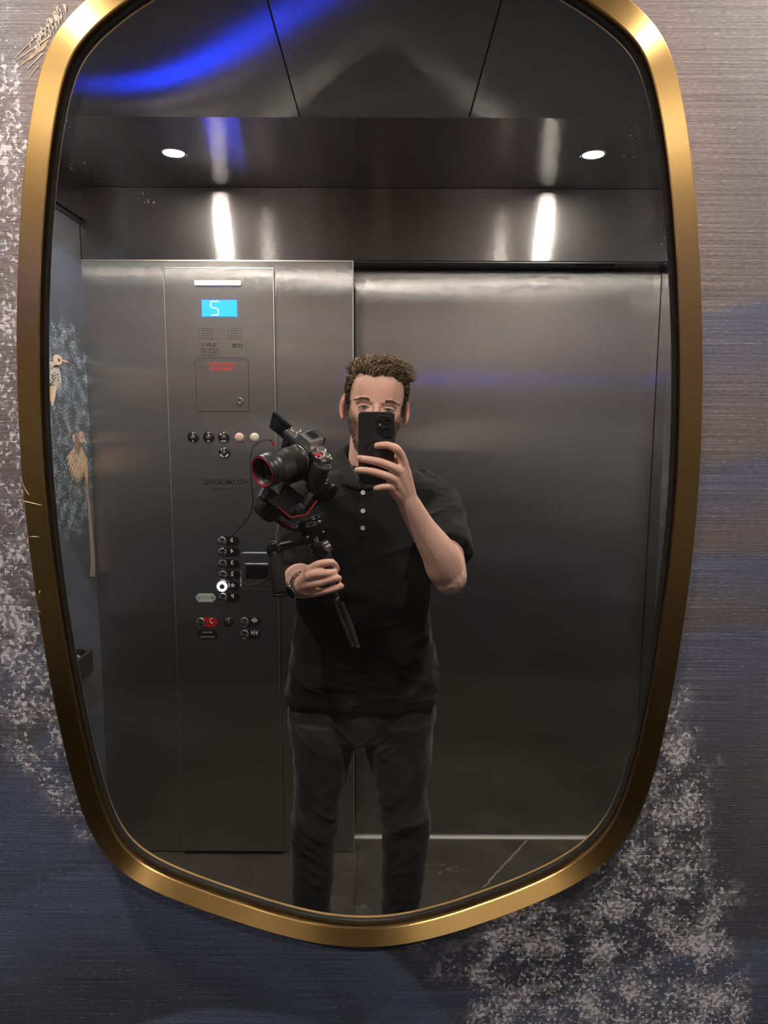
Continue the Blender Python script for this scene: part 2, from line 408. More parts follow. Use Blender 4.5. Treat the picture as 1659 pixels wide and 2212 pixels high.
# ceiling: front and rear soffits with the lamps, three polished panels between
YS0, YS1 = -1.150, -0.52
c = MB().box((XL, -VF, ZC), (XR, YS0 - .001, ZC + .02), .0008); c.box((XL, YS1 + .001, ZC), (XR, YB, ZC + .02), .0008)
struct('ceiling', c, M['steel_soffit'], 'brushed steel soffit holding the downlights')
XS = (XL, -0.222, 0.216, XR)
c = MB()
for i in range(3): c.box((XS[i] + .0015, YS0 + .0, ZC - .0), (XS[i + 1] - .0015, YS1, ZC + .018), 0.001)
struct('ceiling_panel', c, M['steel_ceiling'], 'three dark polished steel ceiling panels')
struct('ceiling_void', MB().box((XL - T, -VF - .1, ZC + .02), (XR + T, YB + T, ZC + .05)), M['black_gap'])

# downlights
lampnames = [('front', -0.622, -1.392, 'round recessed downlight above the control panel'), ('front', 0.611, -1.392, 'round recessed downlight above the doors'),
             ('rear', -0.622, -0.29, 'round recessed downlight over the mural on the control panel side'), ('rear', 0.611, -0.29, 'round recessed downlight over the mural on the door side')]
for nm, lx, ly, lab in lampnames:
    e = empty('downlight', (lx, ly, ZC), lab, 'downlight', 'ceiling downlights')
    MB().rev((lx, ly, ZC + .0005), (0, 0, -1), [(0, .029), (.0, .040), (.003, .039), (.0035, .033), (.0005, .029)], 40, cap=False).build('trim_ring', M['chrome'], e)
    q = MB(); q.cyl((lx, ly, ZC - .0012), (lx, ly, ZC - .0006), .030, n=40); q.build('lens', M['lamp'], e)

# ------------------------------------------------------------------ birds printed on the side mural (flat prints)
def birdprint(cy, cz, sch, sc, flip, kind):
    """flat printed bird on the left wall; local a = along y, b = up"""
    def P(a, b, off=0.0006): return (XL + off, cy + a * sch * flip, cz + b * sc)
    def blade(mb, a0, b0, a1, b1, w, mi, off):
        n = 7; L = []; R = []
        dx, dz = a1 - a0, b1 - b0; l = math.hypot(dx, dz); nx, nz_ = -dz / l, dx / l
        for i in range(n):
            t = i / (n - 1); ww = w * (math.sin(math.pi * min(1, t * .85 + .12)) ** .6)
            L.append(P(a0 + dx * t + nx * ww, b0 + dz * t + nz_ * ww, off)); R.append(P(a0 + dx * t - nx * ww, b0 + dz * t - nz_ * ww, off))
        mb.poly(L + R[::-1], (0.0002, 0, 0), mi)
    mb = MB(); rnd = random.Random(int(cz * 100))
    def blob(a, b, ra, rb, ang, mi, off, n=28):
        c, s = math.cos(ang), math.sin(ang)
        mb.poly([P(a + ra * math.cos(t) * c - rb * math.sin(t) * s, b + ra * math.cos(t) * s + rb * math.sin(t) * c, off) for t in [2 * math.pi * i / n for i in range(n)]], (0.0002, 0, 0), mi)
    if kind == 0:      # wings folded up behind, perching dive
        for i in range(7): blade(mb, 0.02, 0.05 - i * .02, -0.20 + i * .012, 0.30 - i * 0.075, .03, i % 2, .0006 + i * .00003)
        blade(mb, -0.02, 0.1, -0.22, 0.36, .07, 1, .0009)
        blob(0.03, 0.0, .10, .22, .15, 2, .0012); blade(mb, 0, -.15, -.10, -.48, .045, 1, .0011); blade(mb, 0.03, -.15, -.04, -.50, .03, 0, .0013)
        blob(0.09, 0.26, .075, .085, 0, 0, .0014); blade(mb, .14, .27, .27, .25, .018, 3, .0015); blob(.11, .26, .015, .03, .2, 4, .0017); blob(.06, .15, .05, .02, .4, 4, .0017)
        for i in range(46): blob(rnd.uniform(-.05, .10), rnd.uniform(-.18, .14), .007, .010, 0, 4, .0018, 6)
    else:              # wings spread downwards in a fan
        for i in range(22):
            a = math.radians(203 + i * 5.1); L = .50 - abs(i - 12) * .008 - (i % 2) * .03
            blade(mb, -.02, .10, -.02 + L * math.cos(a), .10 + L * math.sin(a), .019, i % 2, .0006 + i * .00003)
        for i in range(7):
            a = math.radians(292 + i * 4.5); blade(mb, .10, .08, .10 + (.56 - i * .05) * math.cos(a), .08 + (.56 - i * .05) * math.sin(a), .026, 1, .0011 + i * .00003)
        blob(0.0, .12, .12, .14, .2, 5, .0014); blob(.02, .0, .09, .13, .2, 2, .00125); blob(.15, .20, .10, .075, -.2, 3, .0016); blade(mb, .20, .17, .34, .11, .018, 0, .0017); blob(.17, .19, .012, .02, 0, 4, .0018)
        blade(mb, .0, .12, -.16, .22, .06, 0, .0013)
        for i in range(40): blob(rnd.uniform(-.09, .09), rnd.uniform(-.06, .22), .008, .007, 0, 4, .0019, 6)
        for i in range(170):
            a = math.radians(rnd.uniform(205, 312)); L = rnd.uniform(.1, .46); blob(-.02 + L * math.cos(a), .10 + L * math.sin(a), .008, .006, 0, 4, .0012, 6)
    o = mb.build('printed_bird', [M['b_cream'], M['b_tan'], M['b_speck'], M['b_pink'], M['b_dark'], M['b_brown']], wl, recalc=False)
    o.modifiers.new('t', 'TRIANGULATE')
    return o
M['b_cream'] = plain('bird cream', (.62, .50, .37), .7); M['b_tan'] = plain('bird tan', (.55, .36, .20), .7); M['b_speck'] = plain('bird pale speckle', (.48, .45, .38), .7)
M['b_pink'] = plain('bird pink', (.58, .36, .27), .7); M['b_dark'] = plain('bird dark brown', (.05, .03, .025), .7); M['b_brown'] = plain('bird warm grey', (.30, .22, .18), .7)

# tail feathers of another printed bird, on the mural beside the top of the frame
rnd = random.Random(8)
def feather(q, a0, a1, w0, w1, off, n=6):
    L = []; R = []
    for i in range(n + 1):
        t = i / n; px = a0[0] + (a1[0] - a0[0]) * t; py = a0[1] + (a1[1] - a0[1]) * t
        dx, dy = a1[0] - a0[0], a1[1] - a0[1]; l = math.hypot(dx, dy); w = (w0 + (w1 - w0) * t) * (1 if t < .8 else (1 - t) * 5 * .9 + .1)
        L.append(at(px - dy / l * w, py + dx / l * w, YB - off)); R.append(at(px + dy / l * w, py - dx / l * w, YB - off))
    q.poly(L + R[::-1], (0, .0002, 0))
for mat_, lst in ((M['b_tan'], [((104, 88), (36, 150), 1.6), ((97, 103), (44, 140), 1.2)]), (M['b_cream'], [((110, 76), (33, 132), 1.5), ((100, 96), (60, 133), 1.4), ((92, 115), (58, 150), 1.3), ((84, 140), (58, 172), .9), ((96, 60), (30, 126), 1.0)])):
    q = MB()
    for j, (a0, a1, w_) in enumerate(lst): feather(q, a0, a1, w_, w_ * .5, .0004 + j * .00005)
    o_ = q.build('printed_feather', mat_, bpy.data.objects['wall_back'], recalc=False); tag(o_, kind='stuff')
q = MB()
for i in range(64):
    t = rnd.random(); cx_ = 66 + t * 66 + rnd.uniform(-6, 14); cy_ = 100 - t * 88 + rnd.uniform(-14, 10); feather(q, (cx_, cy_), (cx_ + rnd.uniform(2, 5), cy_ + rnd.uniform(7, 13)), 1.7, 1.0, .0007 + (i % 9) * .00003, 3)
o_ = q.build('printed_feather', M['b_speck'], bpy.data.objects['wall_back'], recalc=False); tag(o_, kind='stuff')

# ------------------------------------------------------------------ the mirror
outer_px = [(170, 0), (125, 55), (100, 95), (82, 145), (65, 240), (52, 325), (42, 445), (35, 575), (32, 700), (33, 850), (42, 1020), (55, 1150), (75, 1300), (100, 1440),
            (125, 1580), (155, 1700), (180, 1780), (208, 1835), (240, 1874), (285, 1907), (340, 1935), (420, 1963), (500, 1990), (600, 2024), (690, 2048), (785, 2056), (880, 2048),
            (960, 2026), (1060, 1991), (1149, 1960), (1250, 1918), (1320, 1870), (1370, 1810), (1399, 1735), (1419, 1665), (1445, 1554), (1460, 1475), (1479, 1348), (1494, 1240),
            (1508, 1127), (1516, 1000), (1520, 870), (1521, 770), (1518, 636), (1512, 520), (1504, 400), (1492, 300), (1477, 200), (1459, 125), (1439, 80), (1414, 42), (1374, 0)]
YF = -0.012
outer = [at(a, b, YF) for a, b in outer_px]
outer = [Vector((p.x, 0, p.z)) for p in outer]
# the part above the photograph: shoulders close into a shallow arch
xa, xb = outer[0].x, outer[-1].x; zt = outer[0].z; xm = (xa + xb) / 2
top = [Vector((xb - .040, 0, zt + .028)), Vector((xb - .09, 0, zt + .052)), Vector((xm + .11, 0, zt + .092)), Vector((xm, 0, zt + .103)), Vector((xm - .11, 0, zt + .092)), Vector((xa + .09, 0, zt + .052)), Vector((xa + .040, 0, zt + .028))]
outer = outer + top
for _ in range(2):
    n = len(outer); outer = [outer[i] * .5 + (outer[i - 1] + outer[(i + 1) % n]) * .25 for i in range(n)]
outer, _ = spline(outer, None, 5, closed=True)
def inset(loop, w):
    n = len(loop); R = []
    for i in range(n):
        t = (loop[(i + 1) % n] - loop[i - 1]).normalized(); R.append(loop[i] + Vector((-t.z, 0, t.x)) * -w)
    return R
def area(l): return sum(l[i].x * l[(i + 1) % len(l)].z - l[(i + 1) % len(l)].x * l[i].z for i in range(len(l)))
sg = 1 if abs(area(inset(outer, .01))) < abs(area(outer)) else -1
def prof(loop, specs): return [[Vector((q.x, y, q.z)) for q in inset(loop, sg * w_)] for w_, y in specs]
mirror = empty('wall_mirror', (xm, YB, 1.1), 'tall shield-shaped mirror in a brushed brass frame on the mural wall', 'mirror')
FW = 0.0245
rings = prof(outer, [(0.0, YB), (0.0, YF + .0015), (.0015, YF), (FW - .001, YF), (FW, YF + .001), (FW, .006), (FW - .001, YB)])
fr = MB().loft(rings + [rings[0]], cap=False, smooth=False).build('frame', M['brass'], mirror)
vb = fr.data.attributes.new('across', 'FLOAT_VECTOR', 'POINT'); no_ = len(outer); dirs = []
for i in range(no_):
    t_ = (outer[(i + 1) % no_] - outer[i - 1]).normalized(); dirs.append((-t_.z, 0.0, t_.x))
vb.data.foreach_set('vector', np.array([dirs[i % no_] for i in range(len(fr.data.vertices))], dtype=np.float32).reshape(-1))
g = prof(outer, [(FW - .0005, -.0030), (FW + .0035, -.0030), (FW + .0040, -.0003)])
MB().loft(g, cap=False, smooth=False).build('seal', M['black_gap'], mirror)
gl = inset(outer, sg * (FW + .0005)); q = MB(); q.poly([(v.x, 0, v.z) for v in gl], (0, .004, 0)); q.build('glass', M['mirror'], mirror)
# scuffs on the brass at the left
M['scuff'] = plain('scratched brass', (.55, .46, .22), .4, 1.0)
q = MB()
for pts in ([(44, 1030), (50, 1048), (57, 1062), (63, 1070)], [(48, 1082), (66, 1086), (91, 1092)], [(84, 1160), (60, 1160), (57, 1170), (59, 1184)], [(76, 1322), (88, 1321)], [(86, 1276), (80, 1310)]):
    q = MB(); q.tube([at(a, b, YF - .00005) for a, b in pts], .0005, 5, sub=3); q.build('scuff_mark', M['scuff'], mirror)

# handrails
def rail(x0, s, lab):
    e = empty('handrail', (x0 + s * .05, -.75, .884), lab, 'handrail', 'handrails on the side walls')
    xr = x0 + s * 0.065; pts = [Vector((xr, -.10, .844)), Vector((xr, -.7, .844)), Vector((xr, -1.40, .844)), Vector((xr - s * .010, -1.452, .844)), Vector((xr - s * .040, -1.472, .844)), Vector((x0, -1.474, .844))]
    pts, _ = spline(pts, [0] * 6, 6)
    A = []; 
    for i, p_ in enumerate(pts):
        t = (pts[min(i + 1, len(pts) - 1)] - pts[max(i - 1, 0)]).normalized(); nn = Vector((-t.y, t.x, 0)) * .004
        A.append([p_ + nn + Vector((0, 0, .026)), p_ - nn + Vector((0, 0, .026)), p_ - nn - Vector((0, 0, .05)), p_ + nn - Vector((0, 0, .05))])
    MB().loft(A, True, False).build('bar', M['rail'], e)
    for yy in (-.25, -1.385):
        MB().cyl((x0, yy, .870), (xr - s * .003, yy, .870), .007, n=16).build('bracket', M['chrome'], e)
M['rail'] = steel('dark brushed rail', (0, 0, 1), .3, .3, (.30, .28, .24))
rail(XL, 1, 'flat brushed metal handrail curving into the bird mural wall')
rail(XR, -1, 'flat brushed metal handrail on the wall beyond the doors')
birdprint(-1.435, 1.765, 0.42, 0.19, -1, 0)
birdprint(-1.585, 1.515, 0.215, 0.27, -1, 1)
# bare tree trunk and twigs printed on the same wall
q = MB()
def strip(pts, w0, w1, off=.0007):
    P_, R_ = spline([Vector((XL + off, a, b)) for a, b in pts], [w0 + (w1 - w0) * i / (len(pts) - 1) for i in range(len(pts))], 5)
    L = []; R = []
    for i, v_ in enumerate(P_):
        t = (P_[min(i + 1, len(P_) - 1)] - P_[max(i - 1, 0)]).normalized(); nn = Vector((0, -t.z, t.y)) * R_[i]; L.append(v_ + nn); R.append(v_ - nn)
    for i in range(len(L) - 1): q.poly([L[i], L[i + 1], R[i + 1], R[i]], (.0002, 0, 0))
strip([(-1.625, 1.47), (-1.645, 1.36), (-1.655, 1.28), (-1.66, 1.14), (-1.65, 1.075)], .004, .022)
strip([(-1.50, 1.66), (-1.525, 1.60), (-1.53, 1.57)], .002, .005)
q.build('printed_trunk', M['b_brown'], wl, recalc=False)

# ------------------------------------------------------------------ car operating panel on the front return
VC = VF - 0.014
def C(px, py, off=0.0):
    p = at(px, py, VC - off); return Vector((p.x, -p.y, p.z))
c0, c1 = C(355, 578), C(592, 583); b0 = C(399, 1838)
PX0, PX1, PZ0, PZ1 = -0.752, -0.379, 0.012, 2.140
panel = empty('control_panel', ((PX0 + PX1) / 2, -VF, PZ0), 'tall brushed steel lift control panel with lit blue floor display', 'control panel')
MB().box((PX0, -VF, PZ0), (PX1, -VC, PZ1), .003, 3).build('cover', M['steel_cover'], panel)
q = MB(); q.box((PX0, -VC - .0030, PZ1 - .001), (PX1, -VC + .0004, PZ1 + .0014)); q.box((PX0 - .0006, -VC - .003, PZ0), (PX0 + .0008, -VC + .0004, PZ1)); q.box((PX1 - .0008, -VC - .003, PZ0), (PX1 + .0006, -VC + .0004, PZ1)); q.build('cover_edge_glint', M['edge'], panel)  # added pale strips that draw the highlight along the cover's edges
q = MB(); q.box((PX0 + .002, -VF, .0), (PX1 - .002, -VC - .004, PZ0)); q.build('toe_shade', M['black'], panel)  # black strip standing in for the shadow at the foot of the cover
M['engrave'] = plain('engraved black ink', (.02, .02, .02), .5)
M['engrave_soft'] = plain('worn grey ink', (.045, .04, .04), .5)
M['red_ink'] = plain('red ink', (.50, .035, .02), .5)
M['white_ink'] = plain('white lettering', (.75, .72, .66), .5)
M['opal'] = plain('opal plastic', (.50, .43, .43), .5)
M['ivory'] = plain('ivory cap', (.66, .64, .52), .45)
M['pinkcap'] = plain('ivory cap with faded red print', (.70, .45, .38), .45)
M['red'] = plain('red enamel', (.55, .015, .015), .3)
M['blue_ink'] = plain('light blue ink', (.14, .38, .62), .5)
M['dark_glass'] = plain('dark glass', (.01, .01, .012), .06)
M['plate'] = steel('steel plate', (1, 0, 0), .10, .42, (.52, .50, .48), broad=.15)
def disc(mb, p, r0, r1, t0, t1, n=32, mi=0):
    p = Vector(p); mb.rev(p, (0, 1, 0), [(t0, r0), (t1, r1)], n, mi)
def pill(mb, x0, x1, z, r, y0, y1, mi=0, n=14):
    P_ = [(x1 - r + r * math.sin(t), y0, z + r * math.cos(t)) for t in [math.pi * i / n for i in range(n + 1)]] + [(x0 + r - r * math.sin(t), y0, z - r * math.cos(t)) for t in [math.pi * i / n for i in range(n + 1)]]
    mb.poly(P_, (0, y1 - y0, 0), mi)
Y0 = -VC
# emergency lamp, display, speaker
p = C(471, 612); MB().box((p.x - .080, Y0, p.z - .0095), (p.x + .080, Y0 + .006, p.z + .0095), .003, 3).build('emergency_light', M['opal'], panel)
p = C(474, 666); q = MB(); q.box((p.x - .060, Y0, p.z - .0275), (p.x + .060, Y0 + .0012, p.z + .0275), .0004); dp = q.build('display', M['display'], panel)
q = MB(); px_ = p.x - .017
seg = [Vector((px_ + dx, Y0 + .0018, p.z + dz)) for dx, dz in ((-.016 + .0, .0225), (.010, .0225), (.012, .021), (.012, .004), (-.010, -.002), (-.013, -.004), (-.013, -.020), (-.011, -.0225), (.010, -.0225))]
# floor number: 2
seg = [Vector((px_ - dx, v.y, v.z)) for dx, v in ((s_.x - px_, s_) for s_ in seg)]
for a_, b_ in zip(seg, seg[1:]):
    q.tube([a_, b_], .0021, 6)
o = q.build('digit', M['display_digit'], dp)
q = MB(); p0, p1 = C(427, 706), C(525, 733)
q.box((p0.x, Y0, p1.z), (p1.x, Y0 + .0008, p0.z), .0003); sg_ = q.build('speaker_grille', M['plate'], panel)
q = MB()
for cx0 in (431.5, 493.5):
    for i in range(6):
        for j in range(5):
            p = C(cx0 + i * 5.2, 709.6 + j * 5.3); disc(q, (p.x, Y0 + .0008, p.z), .0016, .0016, 0, .0002, 10)
o = q.build('speaker_hole', M['black'], sg_); tag(o, kind='stuff')
p0, p1 = C(423, 735.5), C(532, 773)
q = MB(); q.box((p0.x, Y0, p1.z), (p1.x, Y0 + .0022, p0.z), .0006); np_ = q.build('name_plate', M['plate'], panel)
p = C(513.5, 747.5); text('lettering', 'OTIS', .0185, (p.x, Y0 + .0026, p.z), M['engrave'], np_, bold=.0006, sx=.92)
p = C(451, 745.5); text('lettering', 'ELEV. 1', .0165, (p.x, Y0 + .0026, p.z), M['engrave'], np_, bold=.0003)
for t_, yy in (('MAXIMUM CAPACITY', 754.5), ('3500 LB or 1588 KG', 761), ('or 21 PERSONS', 767.5)):
    p = C(451.5, yy); text('lettering', t_, .0082, (p.x, Y0 + .0026, p.z), M['engrave_soft'], np_, sx=.82, bold=.0001)
# service hatch with keyhole
p0, p1 = C(422, 778), C(538, 889)
q = MB(); q.box((p0.x, Y0, p1.z), (p1.x, Y0 + .0008, p0.z), .0004); ht = q.build('service_door', M['plate'], panel)
q = MB()
for a_, b_ in (((p0.x - .0012, p1.z), (p0.x, p0.z)), ((p1.x, p1.z), (p1.x + .0012, p0.z)), ((p0.x, p0.z), (p1.x, p0.z + .0010)), ((p0.x, p1.z - .0012), (p1.x, p1.z))):
    q.box((a_[0], Y0, a_[1]), (b_[0], Y0 + .0003, b_[1]))
q.build('seam', M['black_gap'], ht)
s0, s1 = C(440.5, 782), C(517.5, 803)
q = MB(); q.box((s0.x, Y0 + .0008, s1.z), (s1.x, Y0 + .0016, s0.z), .0003); q.build('label_plate', M['plate'], ht)
p = C(479, 787.5); text('lettering', 'FIREFIGHTERS', .0150, (p.x, Y0 + .0018, p.z), M['red_ink'], ht, bold=.0005, sx=.96)
p = C(479, 797.5); text('lettering', 'OPERATION', .0150, (p.x, Y0 + .0018, p.z), M['red_ink'], ht, bold=.0005, sx=.96)
p = C(519, 867); q = MB(); q.rev((p.x, Y0, p.z), (0, 1, 0), [(0, .0125), (.004, .0125), (.005, .011), (.005, .006), (.0035, .005)], 28); lk = q.build('lock', M['chrome'], ht)
q = MB(); q.box((p.x - .001, Y0 + .0034, p.z - .004), (p.x + .001, Y0 + .0045, p.z + .004)); q.build('keyhole', M['black'], lk)
# key switches
def keyswitch(px, py, r=.0195, marks=((0, -1, 3),)):
    p = C(px, py); q = MB(); q.rev((p.x, Y0, p.z), (0, 1, 0), [(0, r), (.005, r), (.0065, r * .9), (.0065, r * .55)], 32); k = q.build('key_switch', M['black'], panel)
    q = MB(); q.rev((p.x, Y0 + .0065, p.z), (0, 1, 0), [(0, r * .45), (.003, r * .42), (.004, r * .34), (.0035, r * .1)], 24); q.build('key_barrel', M['chrome'], k)
    for a0, a1 in marks:
        q = MB(); n_ = 8; P_ = []
        for i in range(n_ + 1):
            t = math.radians(a0 + (a1 - a0) * i / n_); P_.append((p.x + r * .86 * math.sin(t), Y0 + .0064, p.z + r * .86 * math.cos(t)))
        for i in range(n_, -1, -1):
            t = math.radians(a0 + (a1 - a0) * i / n_); P_.append((p.x + r * .62 * math.sin(t), Y0 + .0064, p.z + r * .62 * math.cos(t)))
        q.poly(P_, (0, .0004, 0))
        q.build('dial_mark', M['white_ink'], k)
keyswitch(417.5, 944, marks=((168, 192), (-8, 8)))
keyswitch(451, 944, marks=((162, 198), (-8, 8)))
keyswitch(484, 944, marks=((145, 215), (-60, -30), (-10, 10)))
keyswitch(485, 977.5, marks=((110, 172), (188, 250), (-12, 14), (-48, -30)))
keyswitch(494.5, 1343, .0175, ((-50, -30), (-8, 12)))
for px_, m_, nm_ in ((517, 'pinkcap', 'round_light'), (550, 'ivory', 'round_light')):
    p = C(px_, 945); q = MB(); q.rev((p.x, Y0, p.z), (0, 1, 0), [(0, .0165), (.004, .0160), (.007, .012), (.008, .004)], 32); q.build(nm_, M[m_], panel)
# no smoking notice
p0, p1 = C(431, 1030), C(544, 1058); q = MB(); q.box((p0.x, Y0, p1.z), (p1.x, Y0 + .0010, p0.z), .0004); nsp = q.build('notice_plate', M['plate'], panel)
p = C(488, 1041.5); text('lettering', 'NO SMOKING', .0255, (p.x, Y0 + .0014, p.z), M['engrave'], nsp, bold=.0004, sx=.99)
p = C(488, 1056); text('lettering', 'UNDER PENALTY OF LAW', .0085, (p.x, Y0 + .0014, p.z), M['engrave_soft'], nsp, sx=.95)
# floor buttons with black number tabs
def button(px, py, name, glyph, tabw=.046, tabm='black', lit=False, r=.0158, cap='plate'):
    p = C(px, py); q = MB(); pill(q, p.x - .004, p.x + r + tabw, p.z, .0172, Y0, Y0 + .0016); tb = q.build(name, M[tabm], panel)
    q = MB(); q.rev((p.x, Y0 + .0016, p.z), (0, 1, 0), [(0, r), (.004, r), (.005, r * .93), (.0046, r * .6), (.0044, .001)], 36); cp = q.build('button_cap', M['button'], tb)
    q = MB(); q.rev((p.x, Y0 + .0016, p.z), (0, 1, 0), [(0, r * 1.08), (.0042, r * 1.08), (.0042, r * .99), (0, r * .99)], 36, cap=False); q.build('button_ring', M['chrome'] if not lit else M['ring_light'], tb)
    if lit:
        q = MB(); n_ = 36; q.loft([[(p.x + rr * math.sin(t), Y0 + yy, p.z + rr * math.cos(t)) for t in [2 * math.pi * i / n_ for i in range(n_)]] for rr, yy in ((r * 1.12, .0016), (r * 1.12, .0072), (r * .62, .0072), (r * .62, .0016))], cap=False); q.build('glowing_ring', M['ring_light'], tb)
    if glyph:
        g_ = C(px + 20.5, py - 2.5); text('lettering', glyph, .0200, (g_.x, Y0 + .0018, g_.z), M['white_ink'], tb, bold=.0008)
    return tb, p
m_, nt, p_ = mat('turned steel button'); x, y, z = pos(nt); setp(p_, met=1.0, col=(.40, .39, .37), ro=.3, aniso=.9)
tg = nt.nodes.new('ShaderNodeTangent'); tg.direction_type = 'RADIAL'; tg.axis = 'Y'; nt.links.new(tg.outputs[0], p_.inputs['Tangent']); M['button'] = m_
for g_, px_, py_ in (('5', 480, 1169), ('4', 480.5, 1193), ('3', 481, 1218), ('2', 481.5, 1242), ('P', 482, 1290.5)):
    button(px_, py_, 'floor_button', g_)
tb, p = button(480.5, 1266.5, 'floor_button', None, lit=True)
g_ = C(495, 1263.5); text('lettering', '1', .0200, (g_.x, Y0 + .0018, g_.z), M['white_ink'], tb, bold=.0008)
g_ = C(503, 1264); q = MB(); q.poly([(g_.x + (.0095 if i % 2 == 0 else .0042) * math.sin(math.pi * i / 5), Y0 + .0017, g_.z + (.0095 if i % 2 == 0 else .0042) * math.cos(math.pi * i / 5)) for i in range(10)], (0, .0004, 0)); q.build('star', M['white_ink'], tb)
# gym sign
p = C(444.5, 1291); q = MB(); w_ = .037; h_ = .0155
q.poly([(p.x + a * 1, Y0, p.z + b) for a, b in ((-w_, 0), (-w_ + .003, .006), (-w_ + .012, h_), (w_ - .012, h_), (w_ - .003, .006), (w_, 0), (w_ - .003, -.006), (w_ - .012, -h_), (-w_ + .012, -h_), (-w_ + .003, -.006))], (0, .0012, 0))
gy = q.build('gym_sign', M['ivory'], panel)
text('lettering', 'GYM', .0140, (p.x, Y0 + .0015, p.z), M['blue_ink'], gy, bold=.0, sx=1.05)
for s_ in (-1, 1):
    q = MB(); q.box((p.x + s_ * .017 - .0018, Y0 + .0012, p.z - .0007), (p.x + s_ * .017 + .0018, Y0 + .0015, p.z + .0007))
    for dx, hh in ((.0205, .005), (.0235, .0085), (.0268, .0085), (.0298, .0050)): q.box((p.x + s_ * dx - .0013, Y0 + .0012, p.z - hh), (p.x + s_ * dx + .0013, Y0 + .0015, p.z + hh))
    q.box((p.x + s_ * .033 - .0018, Y0 + .0012, p.z - .0007), (p.x + s_ * .033 + .0018, Y0 + .0015, p.z + .0007))
    q.build('dumbbell_print', M['blue_ink'], gy)
# alarm phone, door open and close
tb, p = button(434, 1344, 'alarm_button', None, tabw=.044, tabm='red', cap='button')
q = MB(); g_ = C(456.5, 1341)
q.tube([(g_.x + .002, Y0 + .0022, g_.z + .0085), (g_.x - .0035, Y0 + .0022, g_.z + .004), (g_.x - .0035, Y0 + .0022, g_.z - .003), (g_.x + .003, Y0 + .0022, g_.z - .0085)], [.0022, .0013, .0013, .0022], 8, sub=4, round_ends=True); q.build('phone_print', M['white_ink'], tb)
p = C(448, 1370.5); q = MB(); pill(q, p.x - .037, p.x + .037, p.z, .0165, Y0, Y0 + .0012); ap = q.build('alarm_plate', M['black'], panel)
for dz, t_ in ((.008, 'PUSH FOR HELP'), (-.009, 'INDICATOR WHEN LIT')):
    text('lettering', t_, .0062, (p.x, Y0 + .0014, p.z + dz), M['white_ink'], ap, sx=.85)
for py_, kind in ((1343, 0), (1370, 1)):
    tb, p = button(528.5, py_, 'door_open_button' if kind == 0 else 'door_close_button', None, tabw=.042)
    g_ = C(550, py_ - 3.5); q = MB()
    def tri(x0, x1, hh): q.poly([(g_.x + x0, Y0 + .0017, g_.z + hh), (g_.x + x0, Y0 + .0017, g_.z - hh), (g_.x + x1, Y0 + .0017, g_.z)], (0, .0004, 0))
    if kind == 0: tri(-.0040, -.0115, .0085); tri(.0040, .0115, .0085); q.box((g_.x - .0026, Y0 + .0017, g_.z - .0085), (g_.x - .0006, Y0 + .0021, g_.z + .0085)); q.box((g_.x + .0006, Y0 + .0017, g_.z - .0085), (g_.x + .0026, Y0 + .0021, g_.z + .0085))
    else: tri(-.0115, -.0030, .0095); tri(.0115, .0030, .0095); q.box((g_.x - .0015, Y0 + .0017, g_.z - .0095), (g_.x + .0015, Y0 + .0021, g_.z + .0095))
    q.build('arrow_print', M['white_ink'], tb)
# card reader plate
p0, p1 = C(519, 1192), C(600, 1273)
q = MB(); n_ = 6; r_ = .012; P_ = []
for cx_, cz_, a0 in ((p1.x - r_, p0.z - r_, 0), (p1.x - r_, p1.z + r_, 90), (p0.x + r_, p1.z + r_, 180), (p0.x + r_, p0.z - r_, 270)):
    for i in range(n_ + 1):
        t = math.radians(a0 + 90 * i / n_); P_.append((cx_ + r_ * math.sin(t), Y0, cz_ + r_ * math.cos(t)))
q.loft([P_, [(a, Y0 + .006, c_) for a, b, c_ in P_], [(((p0.x + p1.x) / 2) + (a - (p0.x + p1.x) / 2) * .95, Y0 + .009, ((p0.z + p1.z) / 2) + (c_ - (p0.z + p1.z) / 2) * .95) for a, b, c_ in P_]], True, False)
cr_ = q.build('card_reader', M['plate'], panel)
w0, w1 = C(532, 1218), C(581, 1250)
q = MB(); q.box((w0.x - .004, Y0 + .008, w1.z - .004), (w1.x + .003, Y0 + .014, w0.z + .004), .003); q.build('window_bezel', M['chrome'], cr_)
q = MB(); q.box((w0.x, Y0 + .014, w1.z + .001), (w1.x, Y0 + .0146, w0.z - .003), .0003); q.build('reader_window', M['dark_glass'], cr_)
p = C(523.5, 1235); q = MB(); q.rev((p.x, Y0 + .009, p.z), (0, 1, 0), [(0, .004), (.002, .0035), (.0025, .001)], 16); q.build('screw', M['chrome'], cr_)
# ------------------------------------------------------------------ person
def remesh(mb, name, voxel, smooth=3, fac=0.5):
    bmesh.ops.recalc_face_normals(mb.bm, faces=mb.bm.faces[:])
    me = bpy.data.meshes.new(name); mb.bm.to_mesh(me); mb.bm.free()
    o = bpy.data.objects.new(name, me); COL.objects.link(o)
    r = o.modifiers.new('r', 'REMESH'); r.mode = 'VOXEL'; r.voxel_size = voxel; r.use_smooth_shade = True
    if smooth:
        s_ = o.modifiers.new('s', 'SMOOTH'); s_.iterations = smooth; s_.factor = fac
    dg = bpy.context.evaluated_depsgraph_get(); out = bpy.data.meshes.new_from_object(o.evaluated_get(dg))
    bpy.data.objects.remove(o); out.name = name
    return out
def mesh_np(me):
    n = len(me.vertices); co = np.empty(n * 3); no = np.empty(n * 3)
    me.vertices.foreach_get('co', co); me.vertices.foreach_get('normal', no); return co.reshape(-1, 3), no.reshape(-1, 3)
def put(me, co): me.vertices.foreach_set('co', co.reshape(-1)); me.update()
